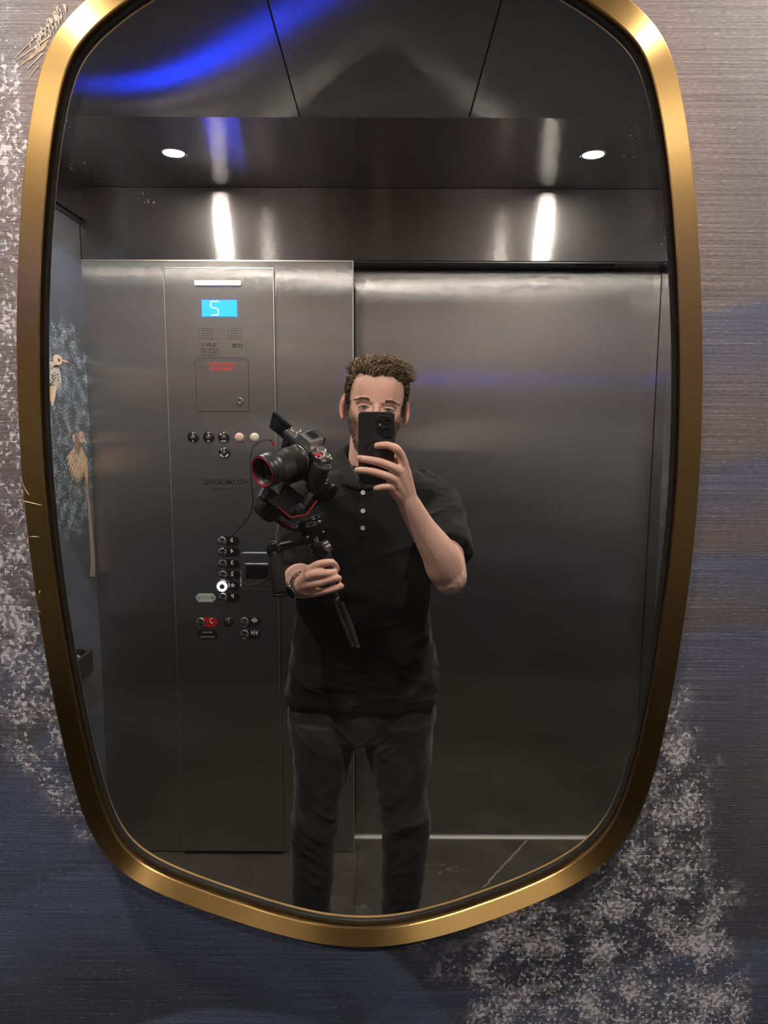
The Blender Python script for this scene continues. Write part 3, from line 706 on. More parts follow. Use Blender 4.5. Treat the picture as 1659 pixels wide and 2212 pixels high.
def link(me, name, mats, parent):
    o = bpy.data.objects.new(name, me); COL.objects.link(o)
    me.materials.clear()
    for m_ in (mats if isinstance(mats, (list, tuple)) else [mats]): me.materials.append(m_)
    o.parent = parent
    if parent is not None: o.matrix_basis = parent.matrix_world.inverted()
    return o
def attr(me, name, val):
    a_ = me.attributes.new(name, 'FLOAT', 'POINT'); a_.data.foreach_set('value', np.clip(val, 0, 1).astype(np.float32))
_rs = np.random.RandomState(3); _G = _rs.rand(64, 64, 64)
def npnoise(p):
    """value noise in numpy, range 0..1"""
    i = np.floor(p).astype(int); f = p - i; f = f * f * (3 - 2 * f); r = 0
    for a_ in (0, 1):
        for b_ in (0, 1):
            for c_ in (0, 1):
                w_ = (f[:, 0] if a_ else 1 - f[:, 0]) * (f[:, 1] if b_ else 1 - f[:, 1]) * (f[:, 2] if c_ else 1 - f[:, 2])
                r = r + w_ * _G[(i[:, 0] + a_) % 64, (i[:, 1] + b_) % 64, (i[:, 2] + c_) % 64]
    return r
def ridge(p): return 1 - np.abs(npnoise(p) * 2 - 1)

VB = 1.115
HC = Vector((-0.0245, -1.100, 1.662))
HM = Matrix.Translation(HC) @ Matrix.Rotation(math.radians(-3), 4, 'Z') @ Matrix.Rotation(math.radians(6.5), 4, 'Y') @ Matrix.Rotation(math.radians(-4), 4, 'X')
HEAD = [(-.124, .012, .082, -.052), (-.120, .027, .091, -.035), (-.108, .041, .097, -.010), (-.092, .0470, .098, .020), (-.072, .0560, .0955, .055), (-.050, .0640, .094, .078), (-.025, .0695, .0935, .090),
        (0.0, .0715, .0915, .098), (.025, .0745, .0965, .103), (.055, .0755, .097, .105), (.080, .071, .087, .098), (.100, .058, .068, .082), (.113, .038, .044, .056), (.119, .012, .014, .02)]
def _dense(tab, k=4):
    out = []
    for i in range(len(tab) - 1):
        g = lambda j: np.array(tab[min(max(j, 0), len(tab) - 1)])
        for j in range(k): out.append(tuple(float(v) for v in cr(g(i - 1), g(i), g(i + 1), g(i + 2), j / k)))
    return out + [tab[-1]]
def head_ring(z, a_, f_, b_, n=40, k=1.0):
    y0 = (f_ - b_) / 2; ry = (f_ + b_) / 2 * k; e = 2 / 2.25; R = []
    for i in range(n):
        t = 2 * math.pi * i / n; c_, s_ = math.cos(t), math.sin(t)
        R.append(Vector((a_ * k * math.copysign(abs(s_) ** e, s_), y0 + ry * math.copysign(abs(c_) ** e, c_), z * (1 + (k - 1) * .6))))
    return R
def head_surface(z, t):
    """point and outward direction on the skull at height z, angle t (0 = forehead, +pi/2 = +x side)"""
    Z = [h[0] for h in HEAD]; v = [np.interp(z, Z, [h[j] for h in HEAD]) for j in (1, 2, 3)]
    y0 = (v[1] - v[2]) / 2; ry = (v[1] + v[2]) / 2; e = 2 / 2.25; c_, s_ = math.cos(t), math.sin(t)
    p_ = Vector((v[0] * math.copysign(abs(s_) ** e, s_), y0 + ry * math.copysign(abs(c_) ** e, c_), z))
    n_ = Vector((p_.x / .075 ** 2, (p_.y) / .1 ** 2, max(0, z - .02) / .075 ** 2 * 0.9)); return p_, n_.normalized()

person = empty('person', (-0.07, -VB, 0.0), 'man in black polo shirt and dark jeans, phone raised to his face', 'person')
B = MB()
B.loft([[HM @ v for v in head_ring(*h)] for h in _dense(HEAD)])
def hl(x, y, z): return HM @ Vector((x, y, z))
# nose, brow, lips, ears, chin
B.tube([hl(0, .088, .012), hl(0, .098, -.008), hl(0, .109, -.028), hl(0, .113, -.042)], [.007, .0085, .0105, .0125], 14, round_ends=True)
for s_ in (-1, 1):
    B.ball(hl(s_ * .0125, .101, -.043), (.0085, .010, .0075)); B.tube([hl(s_ * .012, .089, .017), hl(s_ * .030, .086, .020), hl(s_ * .048, .073, .014)], [.0075, .010, .008], 14, round_ends=True)
    B.ball(hl(s_ * .0305, .0765, 0.0), (.0170, .0125, .0125))
    c_ = hl(s_ * .076, -.004, -.012); pts = []
    for a_, r_ in ((-50, .016), (-20, .020), (20, .029), (60, .034), (95, .035), (130, .030), (165, .022), (200, .020), (240, .024), (265, .030)):
        t = math.radians(a_); pts.append(hl(s_ * (.079 + .0105 * max(0, -math.cos(t)) + .003), -.006 + r_ * .62 * math.cos(t), -.010 + r_ * math.sin(t)))
    B.tube(pts, [.0028, .0032, .0034, .0036, .0038, .0038, .0035, .0036, .0045, .0052], 10, sub=4, round_ends=True)
    B.ball(hl(s_ * .0815, -.006, -.012), (.0068, .0165, .0285)); B.ball(hl(s_ * .080, -.004, -.036), (.005, .008, .009))
B.ball(hl(0, .097, -.070), (.020, .008, .005)); B.ball(hl(0, .096, -.079), (.018, .008, .006)); B.ball(hl(0, .088, -.105), (.022, .016, .016))
# neck, trunk
nk = [hl(0, -.012, -.03), hl(0, -.012, -.085), Vector((-.042, -1.125, 1.515)), Vector((-.055, -1.150, 1.45)), Vector((-.06, -1.15, 1.38))]
B.tube(nk, [.058, .057, .057, .064, .085], 24, sub=4)
def ering(cx, cy, z, a_, f_, b_, n=44, e=2.3):
    ex = 2 / e; R = []
    for i in range(n):
        t = 2 * math.pi * i / n; c_, s_ = math.cos(t), math.sin(t)
        R.append(Vector((cx + a_ * math.copysign(abs(s_) ** ex, s_), cy + (f_ if c_ > 0 else b_) * math.copysign(abs(c_) ** ex, c_), z)))
    return R
def Zp(py, V=VB): return W(800, py, V).z
def Xp(px, py, V=VB): return W(px, py, V).x
torso = [(1.462, -.062, .075, .055, .07), (1.44, -.062, .135, .075, .09), (1.39, -.062, .168, .095, .10), (1.30, -.062, .165, .105, .10), (1.15, -.062, .155, .10, .09), (1.0, -.062, .15, .10, .09), (.90, -.062, .16, .10, .10), (.82, -.062, .15, .09, .10)]
B.loft([ering(c_, -VB - .005, z, a_, f_, b_) for z, c_, a_, f_, b_ in torso])
for s_, kx, ax in ((-1, -.215, -.222), (1, .035, .047)):
    B.tube([(s_ * .075 - .062, -VB, .86)] + [W(*p_) for p_ in (((700, 1620, 1.10), (681, 1750, 1.085), (676, 1850, 1.10), (674, 1990, 1.12)) if s_ < 0 else ((866, 1620, 1.10), (873, 1750, 1.085), (874, 1850, 1.10), (864, 1990, 1.12)))] + [Vector((ax, -VB - .01, .07))], [.070, .052, .036, .034, .032, .032], 18, sub=4)
    B.tube([(ax, -VB - .04, .055), (ax + s_ * .01, -VB + .05, .045), (ax + s_ * .02, -VB + .14, .035)], [.034, .034, .026], 14, sub=3, round_ends=True)

# --- phone arm (photo right)
SR, ER, WR = W(936, 1090, 1.14), W(971, 1247, .885), W(885, 1090, .815)
B.tube([W(915, 1085, 1.13), SR, SR.lerp(ER, .5) + Vector((.004, 0, 0)), ER], [.060, .058, .049, .043], 20, sub=5, round_ends=True)
B.tube([ER + Vector((0.0, -.005, 0)), ER.lerp(WR, .14), ER.lerp(WR, .35) + Vector((.006, 0, 0)), ER.lerp(WR, .7), WR, WR.lerp(W(868, 1050, .797), .55)], [.040, .0445, .0425, .0315, .0262, .0215], 20, sub=5, round_ends=True)
# palm between wrist and knuckles
fk = 1.0
def finger(pts, rad): B.tube([W(*p_) for p_ in pts], [r_ * fk for r_ in rad], 14, sub=5, round_ends=True)
kn = [(872, 1003, .783), (863, 1019, .777), (854, 1037, .778), (848, 1054, .784)]
for k_, r_ in zip(kn, (.0130, .0135, .0130, .0120)):
    a_ = Vector(W(*k_)); B.tube([WR + (a_ - WR) * .0, WR.lerp(a_, .45), WR.lerp(a_, .8), a_], [.0215, .0175, .0145, r_ * .86], 14, sub=3, round_ends=True)
B.ball(W(868, 1056, .802), (.020, .016, .024))
finger([(872, 1003, .783), (866, 984, .775), (856, 970, .765), (843, 963.5, .7655), (832, 961.5, .7665), (815, 963, .7665)], [.0118, .0105, .0100, .0088, .0086, .0078])
finger([(863, 1019, .777), (846, 1008, .767), (822, 999, .764), (806, 995, .7655), (792, 992.5, .766), (777, 990, .7705)], [.0118, .0100, .0096, .0088, .0086, .0076])
finger([(854, 1037, .778), (835, 1028, .767), (811, 1020.5, .764), (797, 1017.5, .7655), (785, 1016, .766), (772, 1016, .7705)], [.0112, .0096, .0092, .0085, .0082, .0073])
finger([(848, 1054, .784), (841, 1051, .776), (830, 1051.5, .771), (822, 1053, .7715), (812, 1055, .775)], [.0105, .0098, .0086, .0080, .0072])
finger([(876, 1052, .810), (872, 1022, .806), (860, 1000, .801), (848, 980, .799), (843, 966, .798)], [.0150, .0130, .0110, .0105, .0088])

# --- rig arm (photo left)
SL, EL, WL = W(664, 1090, 1.13), W(645, 1246, 1.075), W(656, 1264, .872)
B.tube([W(685, 1086, 1.12), SL, SL.lerp(EL, .5) + Vector((-.004, 0, 0)), EL], [.060, .057, .049, .042], 20, sub=5, round_ends=True)
B.tube([EL, EL.lerp(WL, .2), EL.lerp(WL, .45), EL.lerp(WL, .75), WL, WL.lerp(W(670, 1258, .835), .6)], [.040, .042, .039, .031, .0262, .022], 20, sub=5, round_ends=True)
kl = [(671, 1230, .806), (669, 1244, .800), (672, 1262, .803), (680, 1280, .812)]
for k_, r_ in zip(kl, (.0140, .0145, .0135, .0125)):
    a_ = Vector(W(*k_)); B.tube([WL, WL.lerp(a_, .4), WL.lerp(a_, .75), a_], [.0235, .0205, .0165, r_ * .9], 14, sub=3, round_ends=True)
fk = 0.86
B.ball(W(672, 1268, .845), (.022, .022, .026)); B.ball(W(676, 1248, .840), (.016, .020, .024))
finger([(671, 1230, .806), (686, 1220, .796), (702, 1216, .793), (716, 1215, .798), (724, 1221, .808), (729, 1230, .815)], [.0130, .0112, .0105, .0094, .0084, .0074])
finger([(669, 1244, .800), (682, 1240, .790), (698, 1238.5, .787), (712, 1237.5, .790), (722, 1236.5, .801), (722, 1237, .812)], [.0135, .0120, .0116, .0106, .0096, .0085])
finger([(672, 1262, .803), (688, 1259, .792), (706, 1254, .789), (720, 1250, .791), (731, 1249, .801), (732, 1251, .812)], [.0130, .0114, .0108, .0100, .0090, .0080])
finger([(680, 1280, .812), (696, 1278, .799), (714, 1274, .794), (728, 1269, .797), (737, 1266, .808), (737, 1268, .815)], [.0122, .0104, .0098, .0090, .0082, .0074])
finger([(680, 1262, .868), (692, 1236, .866), (704, 1222, .862), (716, 1212, .856)], [.0150, .0125, .0108, .0090])
body = remesh(B, 'body', 0.0024, 4, 0.5)
co, no = mesh_np(body)
HI = np.array(HM.inverted()); L = co @ HI[:3, :3].T + HI[:3, 3]
inhead = (L[:, 2] > -.16) & (np.abs(L[:, 0]) < .12) & (np.abs(L[:, 1]) < .16)
disp = np.zeros(len(co))
for s_ in (-1, 1):
    d2 = ((L[:, 0] - s_ * .017) / .007) ** 2 + ((L[:, 2] - .004) / .010) ** 2; disp -= .0035 * np.exp(-d2) * (L[:, 1] > .03) * inhead       # inner eye corner
    d2 = ((L[:, 0] - s_ * .032) / .019) ** 2 + ((L[:, 2] - .0115) / .0035) ** 2; disp -= .0022 * np.exp(-d2) * (L[:, 1] > .03) * inhead     # lid fold
    d2 = ((L[:, 0] - s_ * .0785) / .010) ** 2 + ((L[:, 1] - .000) / .0065) ** 2 + ((L[:, 2] + .012) / .014) ** 2; disp -= .0018 * np.exp(-d2) * inhead
co = co + no * disp[:, None]
# finger creases and veins stay faint: a light ripple on hands
put(body, co)
zc = L[:, 2]; yc = L[:, 1]; xc = np.abs(L[:, 0])
jaw = np.clip((-.022 - zc + (xc - .045) * 1.2 + np.clip(.045 - yc, 0, 1) * .6) / .018, 0, 1) * inhead * np.clip((zc + .150) / .02, 0, 1) * np.clip((yc + .005) / .014, 0, 1) * np.clip((yc - (-.062 - zc) * 1.25) / .012, 0, 1)
side = np.clip((xc - .056) / .006, 0, 1) * np.clip((.052 - yc) / .010, 0, 1) * np.clip((yc - .004) / .008, 0, 1) * np.clip((.02 - zc) / .01, 0, 1) * inhead
must = np.exp(-((zc + .060) / .005) ** 2) * (xc < .026) * (yc > .06) * inhead
attr(body, 'beard', np.maximum(np.maximum(jaw, side * .8), must * .7))
def zline_np(y, x):
    return np.where(y > .062, .080 + .003 * np.sin(x * 90) + .002 * np.sin(x * 210 + 1) - np.clip((np.abs(x) - .035), 0, 1) * .15, np.where(y > .034, .082 - (.062 - y) * 2.5, np.where(y > .012, -.012, np.where(y > -.022, .026, -.05 - np.clip(-.05 - y, 0, .05) * .8))))
attr(body, 'scalp', np.clip((zc - zline_np(yc, L[:, 0])) / .008, 0, 1) * inhead * (xc < .0785))
red = np.exp(-(((xc - .040) / .020) ** 2 + ((zc + .030) / .020) ** 2)) * (yc > .03) * .45 + np.exp(-((xc / .014) ** 2 + ((zc + .035) / .022) ** 2)) * (yc > .08) * .7 + ((xc > .0785) & (yc < .03)) * .95 + np.exp(-((zc - .045) / .03) ** 2) * (yc > .05) * .25
red = red * inhead
tips = np.zeros(len(co))
for k_ in kn + kl + [(815, 963, .7665), (777, 990, .77), (772, 1016, .77), (812, 1055, .775), (729, 1230, .815), (855, 970, .765), (822, 999, .764), (811, 1020, .764), (702, 1216, .793), (698, 1238, .787), (706, 1254, .789), (714, 1274, .794), (737, 1267, .81)]:
    q_ = np.array(W(*k_)); tips += np.exp(-((co - q_) ** 2).sum(1) / .011 ** 2) * .7
attr(body, 'red', np.clip(red + tips, 0, 1))
# skin
m, nt, p = mat('skin'); x, y, z = pos(nt)
def AT(nt, name_):
    a_ = nt.nodes.new('ShaderNodeAttribute'); a_.attribute_name = name_; return NV(nt, a_.outputs['Fac'])
P3 = vec(nt, x, y, z); n1 = nz(nt, P3, 60, 4); n2 = nz(nt, P3, 900, 2); n3 = nz(nt, P3, 14, 3)
c_ = mixc(nt, n3, (0.76, 0.450, 0.340), (0.86, 0.560, 0.440))
c_ = mixc(nt, AT(nt, 'red') * 0.60, c_, (0.80, 0.27, 0.22))
c_ = mixc(nt, (n1 - .45).clamp() * .5, c_, (0.64, 0.34, 0.24))
bd = AT(nt, 'beard') * (n2.sstep(.36, .60) * .40 + .52)
c_ = mixc(nt, bd.clamp(), c_, (0.105, 0.060, 0.030))
c_ = mixc(nt, AT(nt, 'scalp') * .9, c_, (0.075, 0.045, 0.022))
nt.links.new(c_, p.inputs['Base Color']); setp(p, ro=.48, spec=.4, sss=.12)
p.inputs['Subsurface Radius'].default_value = (1, .35, .2); p.inputs['Subsurface Scale'].default_value = .004
bump(nt, p, n1 * .6 + n2 * .4, .25, .0008); M['skin'] = m
bo = link(body, 'body', M['skin'], person)

# eyes, brows, nails
M['sclera'] = plain('eye white', (.46, .40, .38), .25); M['iris'] = plain('blue grey iris', (.055, .065, .08), .15); M['lash'] = plain('dark lashes', (.03, .018, .012), .7)
M['brow'] = plain('brown eyebrow hair', (.085, .05, .028), .8)
for s_ in (-1, 1):
    ec = Vector((s_ * .0305, .0893, -.0005)); q = MB()
    n_ = 20; ringo = []
    for k_, yo in ((1, -.0015), (.8, .0004), (.4, .0012)):
        ringo.append([HM @ (ec + Vector((.0140 * k_ * math.cos(t), yo - .004 * (k_ * math.cos(t)) ** 2 * 1.2, (.0042 if math.sin(t) > 0 else .0036) * k_ * math.sin(t)))) for t in [2 * math.pi * i / n_ for i in range(n_)]])
    q.loft(ringo, True, True); eo = q.build('eye', M['sclera'], bo)
    q = MB(); q.ball(HM @ (ec + Vector((0, .0006, .0006))), (.0055, .0014, .0042)); q.build('iris', M['iris'], eo)
    q = MB(); q.tube([HM @ (ec + Vector((dx, yo, dz))) for dx, yo, dz in ((-.0145, -.0045, -.001), (-.008, -.0006, .0032), (0, .0012, .0043), (.008, -.0006, .0032), (.0145, -.0045, -.001))], [.0007, .0011, .0013, .0011, .0007], 6, sub=4); q.build('eyelash', M['lash'], eo)
    q = MB(); rnd = random.Random(5 + s_)
    for i in range(330):
        t = rnd.random(); x_ = .013 + t * .040; zb = .0160 + .0065 * math.sin(math.pi * min(1, t * .72 + .1)) - .004 * max(0, t - .6) * 2
        zz = zb + rnd.uniform(-1, 1) * .0036 * (1 - .65 * t); yy = .0985 - 5.2 * max(0, x_ - .022) ** 2 * 2.2 - .004 * (x_ < .02)
        a0 = Vector((s_ * x_, yy, zz)); dr = Vector((s_ * (.0045 + t * .002), -.0010 - .09 * x_, .0030 * (1 - t * 1.6)))
        q.tube([HM @ a0, HM @ (a0 + dr)], [.00065, .0003], 4)
    q.build('eyebrow', M['brow'], bo)
M['nail'] = plain('fingernail', (.66, .42, .34), .28)

for px, py, V_, rx in ((817.5, 962.5, .7590, .0), (779.5, 989.5, .7632, .1), (774.5, 1015.5, .7635, .1), (813, 1055, .7680, .1), (729.5, 1229, .8075, 1.2), (737, 1265.5, .806, .3)):
    q = MB(); q.ball(W(px, py, V_), (.0052, .0014, .0042), Matrix.Rotation(rx, 3, 'Y')); q.build('fingernail', M['nail'], bo)
# hair
M['hair_dark'] = plain('dark brown hair', (.060, .036, .018), .42, spec=.5); M['hair_mid'] = plain('brown hair', (.130, .080, .040), .40, spec=.5); M['hair_light'] = plain('sandy hair', (.290, .190, .100), .38, spec=.5)
q = MB(); rnd = random.Random(11)
cnt = 0
while cnt < 7600:
    z_ = rnd.uniform(-.075, .119) if rnd.random() < .55 else .119 - abs(rnd.gauss(0, .03)); t = rnd.uniform(-math.pi, math.pi)
    if z_ > .119 or z_ < -.08: continue
    p_, n_ = head_surface(z_, t)
    if z_ > .1: 
        k_ = rnd.random() ** .5; p_ = Vector((p_.x * k_, p_.y * k_, .119 - (1 - (1 - k_ * k_) ** .5) * .02 if z_ > .112 else p_.z)); n_ = Vector((p_.x * 6, p_.y * 4, 1)).normalized()
    zl = float(zline_np(np.array([p_.y]), np.array([p_.x]))[0])
    if p_.z < zl: continue
    top_ = min(1, max(0, (p_.z - .060) / .030)); sd = 1 - top_
    if top_ > .35:
        fr = max(0, min(1, (p_.y + .02) / .09))
        ln = (.024 + .026 * top_ * fr) * rnd.uniform(.75, 1.15)
        sw = Vector(((.75 if p_.x > -.03 else .75 + (p_.x + .03) * 14) + rnd.gauss(0, .25), -.30 - .5 * (1 - fr) + rnd.gauss(0, .25), .10 + .1 * fr))
        up = n_ * (.85 + .35 * fr) + Vector((0, .25 * fr, .55 * fr))
        d0 = (up * .9 + sw * .5).normalized(); d1 = (up * .35 + sw).normalized(); d2 = (sw + Vector((0, 0, -.55)) + n_ * .1).normalized()
        r0 = .00145 * rnd.uniform(.6, 1.25)
    else:
        ln = (.013 + .015 * max(0, p_.z / .06)) * rnd.uniform(.7, 1.2)
        d0 = (n_ * .75 + Vector((0, -.30, -.42 + 1.0 * top_))).normalized(); d1 = (n_ * .12 + Vector((0, -.6, -.7 + .9 * top_))).normalized(); d2 = d1; r0 = .00125
    a_ = p_ - n_ * .002; b_ = a_ + d0 * ln * .38; c_ = b_ + d1 * ln * .36; e_ = c_ + d2 * ln * .34
    w_ = rnd.random(); lightp = .30 * top_ + .05; mi = 2 if w_ < lightp else (1 if w_ < lightp + .40 else 0)
    q.tube([HM @ a_, HM @ b_, HM @ c_, HM @ e_], [r0, r0 * 1.15, r0 * .8, r0 * .15], 5, mi=mi, sub=2)
    cnt += 1
q.build('hair', [M['hair_dark'], M['hair_mid'], M['hair_light']], bo, recalc=False)

# short beard bristles over the stubble
q = MB(); rnd = random.Random(29)
for i in range(2600):
    z_ = rnd.uniform(-.120, -.028); t = rnd.uniform(-1.75, 1.75); p_, n_ = head_surface(z_, t)
    if abs(p_.x) < .045 and z_ > -.085 and not (abs(p_.x) < .026 and -.064 < z_ < -.055): continue
    if p_.y < max(.006, (-.062 - z_) * 1.25): continue
    d_ = (n_ * .5 + Vector((0, -.15, -.8))).normalized(); a_ = p_ + n_ * .0002
    q.tube([HM @ a_, HM @ (a_ + d_ * rnd.uniform(.003, .0055))], [.00042, .00018], 4, mi=0 if rnd.random() < .6 else 1)
q.build('beard', [M['hair_dark'], M['hair_mid']], bo, recalc=False)
# ------------------------------------------------------------------ polo shirt
m, nt, p = mat('black pique cotton'); x, y, z = pos(nt); P3 = vec(nt, x, y, z)
w_ = nz(nt, P3, 700, 2); b_ = nz(nt, P3, 9, 4)
nt.links.new(mixc(nt, (b_ * .7 + w_ * .3).clamp(), (.0065, .0065, .0070), (.021, .021, .022)), p.inputs['Base Color'])
setp(p, ro=.92, spec=.12, sheen=.12); bump(nt, p, w_, .45, .0008); M['shirt'] = m
m, nt, p = mat('washed black denim'); x, y, z = pos(nt); P3 = vec(nt, x, y, z)
w_ = nz(nt, P3, 650, 2); b_ = nz(nt, P3, 12, 5)
nt.links.new(mixc(nt, (b_ * .8 + w_ * .25).clamp(), (.014, .0145, .0155), (.050, .051, .053)), p.inputs['Base Color'])
setp(p, ro=.9, spec=.15, sheen=.15); bump(nt, p, w_, .4, .0008); M['denim'] = m
T_ = MB()
rows = [(1010, 745, 872, .070, .100), (1022, 705, 905, .088, .115), (1040, 672, 942, .100, .122), (1065, 660, 952, .108, .126), (1110, 655, 946, .116, .128), (1170, 644, 938, .122, .124), (1240, 645, 932, .122, .118), (1310, 643, 930, .120, .114),
        (1375, 637, 930, .120, .116), (1430, 629, 938, .122, .120), (1475, 623, 943, .122, .124), (1499, 621, 943, .120, .126), (1506, 624, 940, .114, .120)]
sr = []
for py, l_, r_, f_, b_ in rows:
    xa_, xb_ = Xp(l_, py), Xp(r_, py); sr.append(ering((xa_ + xb_) / 2, -VB, Zp(py), (xb_ - xa_) / 2, f_, b_, 56, 2.35))
T_.loft(sr)
T_.tube([W(888, 1060, 1.13), SR + Vector((-.005, 0, .003)), SR.lerp(ER, .40) + Vector((.006, 0, -.002)), SR.lerp(ER, .70) + Vector((.004, 0, 0))], [.066, .074, .0685, .0625], 26, sub=5)
T_.tube([W(715, 1064, 1.12), SL + Vector((.004, 0, .003)), SL.lerp(EL, .45) + Vector((-.004, 0, 0)), SL.lerp(EL, .84) + Vector((-.002, 0, 0))], [.064, .070, .066, .062], 26, sub=5)
shirt = remesh(T_, 'shirt', .0035, 7, .5)
co, no = mesh_np(shirt)
d_ = np.zeros(len(co)); X, Y, Z = co.T
front = no[:, 1]
P = np.stack([X * 7 + Z * 6, Y * 7, Z * 9 - X * 9], 1); d_ += (ridge(P + 11) ** 2.2 - .3) * .010 * np.clip((1.25 - Z) / .3, .25, 1)
P = np.stack([X * 5 - Z * 16, Y * 8, Z * 6 + X * 5], 1); d_ += (ridge(P + 31) ** 3 - .2) * .008
P = np.stack([X * 10, Y * 10, Z * 34 + X * 8], 1); d_ += (ridge(P + 3) ** 2 - .3) * .006 * np.exp(-((Z - .93) / .07) ** 2)
d_ += (npnoise(co * 45) - .5) * .0018
hemz = Zp(1499); d_ -= .0015 * np.exp(-((Z - hemz - .030) / .0022) ** 2)
# arm side folds at the sleeve and yoke
arm = (X > Xp(940, 1080)); P = np.stack([X * 20, Y * 20, Z * 30], 1); d_ += arm * (ridge(P + 7) ** 2 - .3) * .006
put(shirt, co + no * d_[:, None]); so = link(shirt, 'polo_shirt', M['shirt'], person)
shirt_bvh = None
from mathutils.bvhtree import BVHTree
shirt.calc_loop_triangles()
bv = BVHTree.FromPolygons([v.co.copy() for v in shirt.vertices], [tuple(p_.vertices) for p_ in shirt.polygons])
def on_shirt(px, py, lift=.002):
    """point of the shirt front straight behind what the mirror shows at a pixel"""
    o_ = W(px, py, .80); d__ = (W(px, py, 1.2) - o_).normalized(); h_ = bv.ray_cast(o_, d__)
    p_ = h_[0] if h_[0] is not None else W(px, py, 1.0); return p_ - d__ * lift
# placket and buttons
q = MB(); n_ = 18
A_ = [on_shirt(771, 1052 + i * 6.2, .0018) for i in range(n_)]; C_ = [on_shirt(797, 1052 + i * 6.2, .0018) for i in range(n_)]
q.loft([[a_ + Vector((0, .0006, 0)), a_.lerp(c_, .5) + Vector((0, .0020, 0)), c_ + Vector((0, .0006, 0)), c_ + Vector((0, -.005, 0)), a_ + Vector((0, -.005, 0))] for a_, c_ in zip(A_, C_)], True, False)
pk = q.build('placket', M['shirt'], so)
M['pearl'] = plain('pearl button', (.72, .68, .62), .25)
for i_, (px, py) in enumerate(((784, 1064), (784, 1103.5), (783.5, 1140.5))):
    p_ = on_shirt(px, py, .0040 if i_ else .012); q = MB(); q.rev(p_, (0, 1, .05), [(0, .0058), (.0020, .0060), (.0026, .0052), (.0016, .0040), (.0016, .001)], 24); bt = q.build('button', M['pearl'], so)
    q = MB()
    for dx in (-.0012, .0012):
        for dz in (-.0012, .0012): q.cyl(p_ + Vector((dx, .0016, dz)), p_ + Vector((dx, .0022, dz)), .0006, n=8)
    o_ = q.build('thread_hole', M['black'], bt); tag(o_, kind='stuff')
# collar
def collar(sx):
    def WW(px, py, V): return W(px if sx < 0 else 1566 - px, py, V)
    inn = [Vector((-.048, -1.215, 1.520)), WW(772, 958, 1.20), WW(745, 964, 1.135), WW(747, 985, 1.085), WW(765, 1018, 1.03), WW(786, 1047, .995)]
    out = [Vector((-.048, -1.250, 1.470)), WW(742, 985, 1.24), WW(706, 1003, 1.15), WW(712, 1032, 1.085), WW(735, 1045, 1.025), WW(777, 1056, .985)]
    I_, _ = spline(inn, [0] * 6, 5); O_, _ = spline(out, [0] * 6, 5); R = []
    for a_, b_ in zip(I_, O_):
        n_ = Vector((sx * .3, .5, .8)).normalized(); R.append([a_, a_.lerp(b_, .12) + n_ * .006, a_.lerp(b_, .5) + n_ * .005, b_ + n_ * .001, b_ - n_ * .0025, a_.lerp(b_, .5) - n_ * .001, a_ - Vector((0, 0, .030))])
    q = MB(); q.loft(R, True, True); o_ = q.build('collar', M['shirt'], so); return o_
collar(-1); collar(1)
# ------------------------------------------------------------------ jeans
J = MB()
legL = [(1540, 626, 778), (1590, 630, 770), (1640, 634, 757), (1700, 637, 742), (1750, 634, 728), (1780, 632, 726), (1850, 630, 722), (1900, 630, 718), (1950, 636, 713), (1990, 641, 709), (2040, 645, 708)]
legR = [(1540, 780, 938), (1590, 783, 933), (1640, 797, 930), (1700, 812, 920), (1750, 822, 924), (1780, 827, 925), (1850, 827, 922), (1900, 826, 913), (1950, 826, 906), (1990, 826, 902), (2040, 828, 900)]
VV = lambda py: 1.115 if py < 1600 else (1.095 if py < 1720 else (1.085 if py < 1800 else 1.11))
for leg in (legL, legR):
    R = []
    for i, (py, l_, r_) in enumerate(leg):
        V_ = np.interp(py, [1540, 1640, 1750, 1850, 2040], [1.115, 1.10, 1.085, 1.10, 1.125]); a_, b_ = W(l_, py, V_), W(r_, py, V_)
        hw = (b_.x - a_.x) / 2; R.append(ering((a_.x + b_.x) / 2, -V_, a_.z, hw, hw * 1.06 + .004, hw * 1.08 + .004, 32, 2.1))
    J.loft(R)
hp = []
for py, l_, r_, f_, b_ in ((1440, 640, 930, .105, .112), (1500, 626, 938, .108, .118), (1540, 625, 938, .108, .118), (1575, 628, 935, .100, .108), (1586, 650, 915, .07, .08)):
    a_, b2 = W(l_, py, VB), W(r_, py, VB); hp.append(ering((a_.x + b2.x) / 2, -VB, a_.z, (b2.x - a_.x) / 2, f_, b_, 44, 2.4))
J.loft(hp)
jeans = remesh(J, 'jeans', .0035, 6, .5); co, no = mesh_np(jeans); X, Y, Z = co.T
zk = Zp(1775, 1.085)
P = np.stack([X * 9 + Z * 7, Y * 8, Z * 26 + np.where(X > -.08, -X, X) * 22], 1)
d_ = (ridge(P + 5) ** 2.2 - .3) * (.0085 * np.exp(-((Z - zk) / .060) ** 2) + .0022 + .0045 * np.exp(-((Z - .20) / .10) ** 2))
P = np.stack([X * 16, Y * 14, Z * 20], 1); d_ += (ridge(P + 17) ** 2 - .3) * .0026 + (npnoise(co * 40) - .5) * .0015
P = np.stack([X * 5, Y * 6, Z * 30 - np.abs(X + .062) * 30], 1); d_ += (ridge(P + 23) ** 3 - .2) * .006 * np.exp(-((Z - .78) / .06) ** 2)
put(jeans, co + no * d_[:, None]); jo = link(jeans, 'jeans', M['denim'], person)
M['shoe'] = plain('black leather', (.02, .02, .02), .5); M['sole'] = plain('shoe sole', (.05, .05, .05), .7)
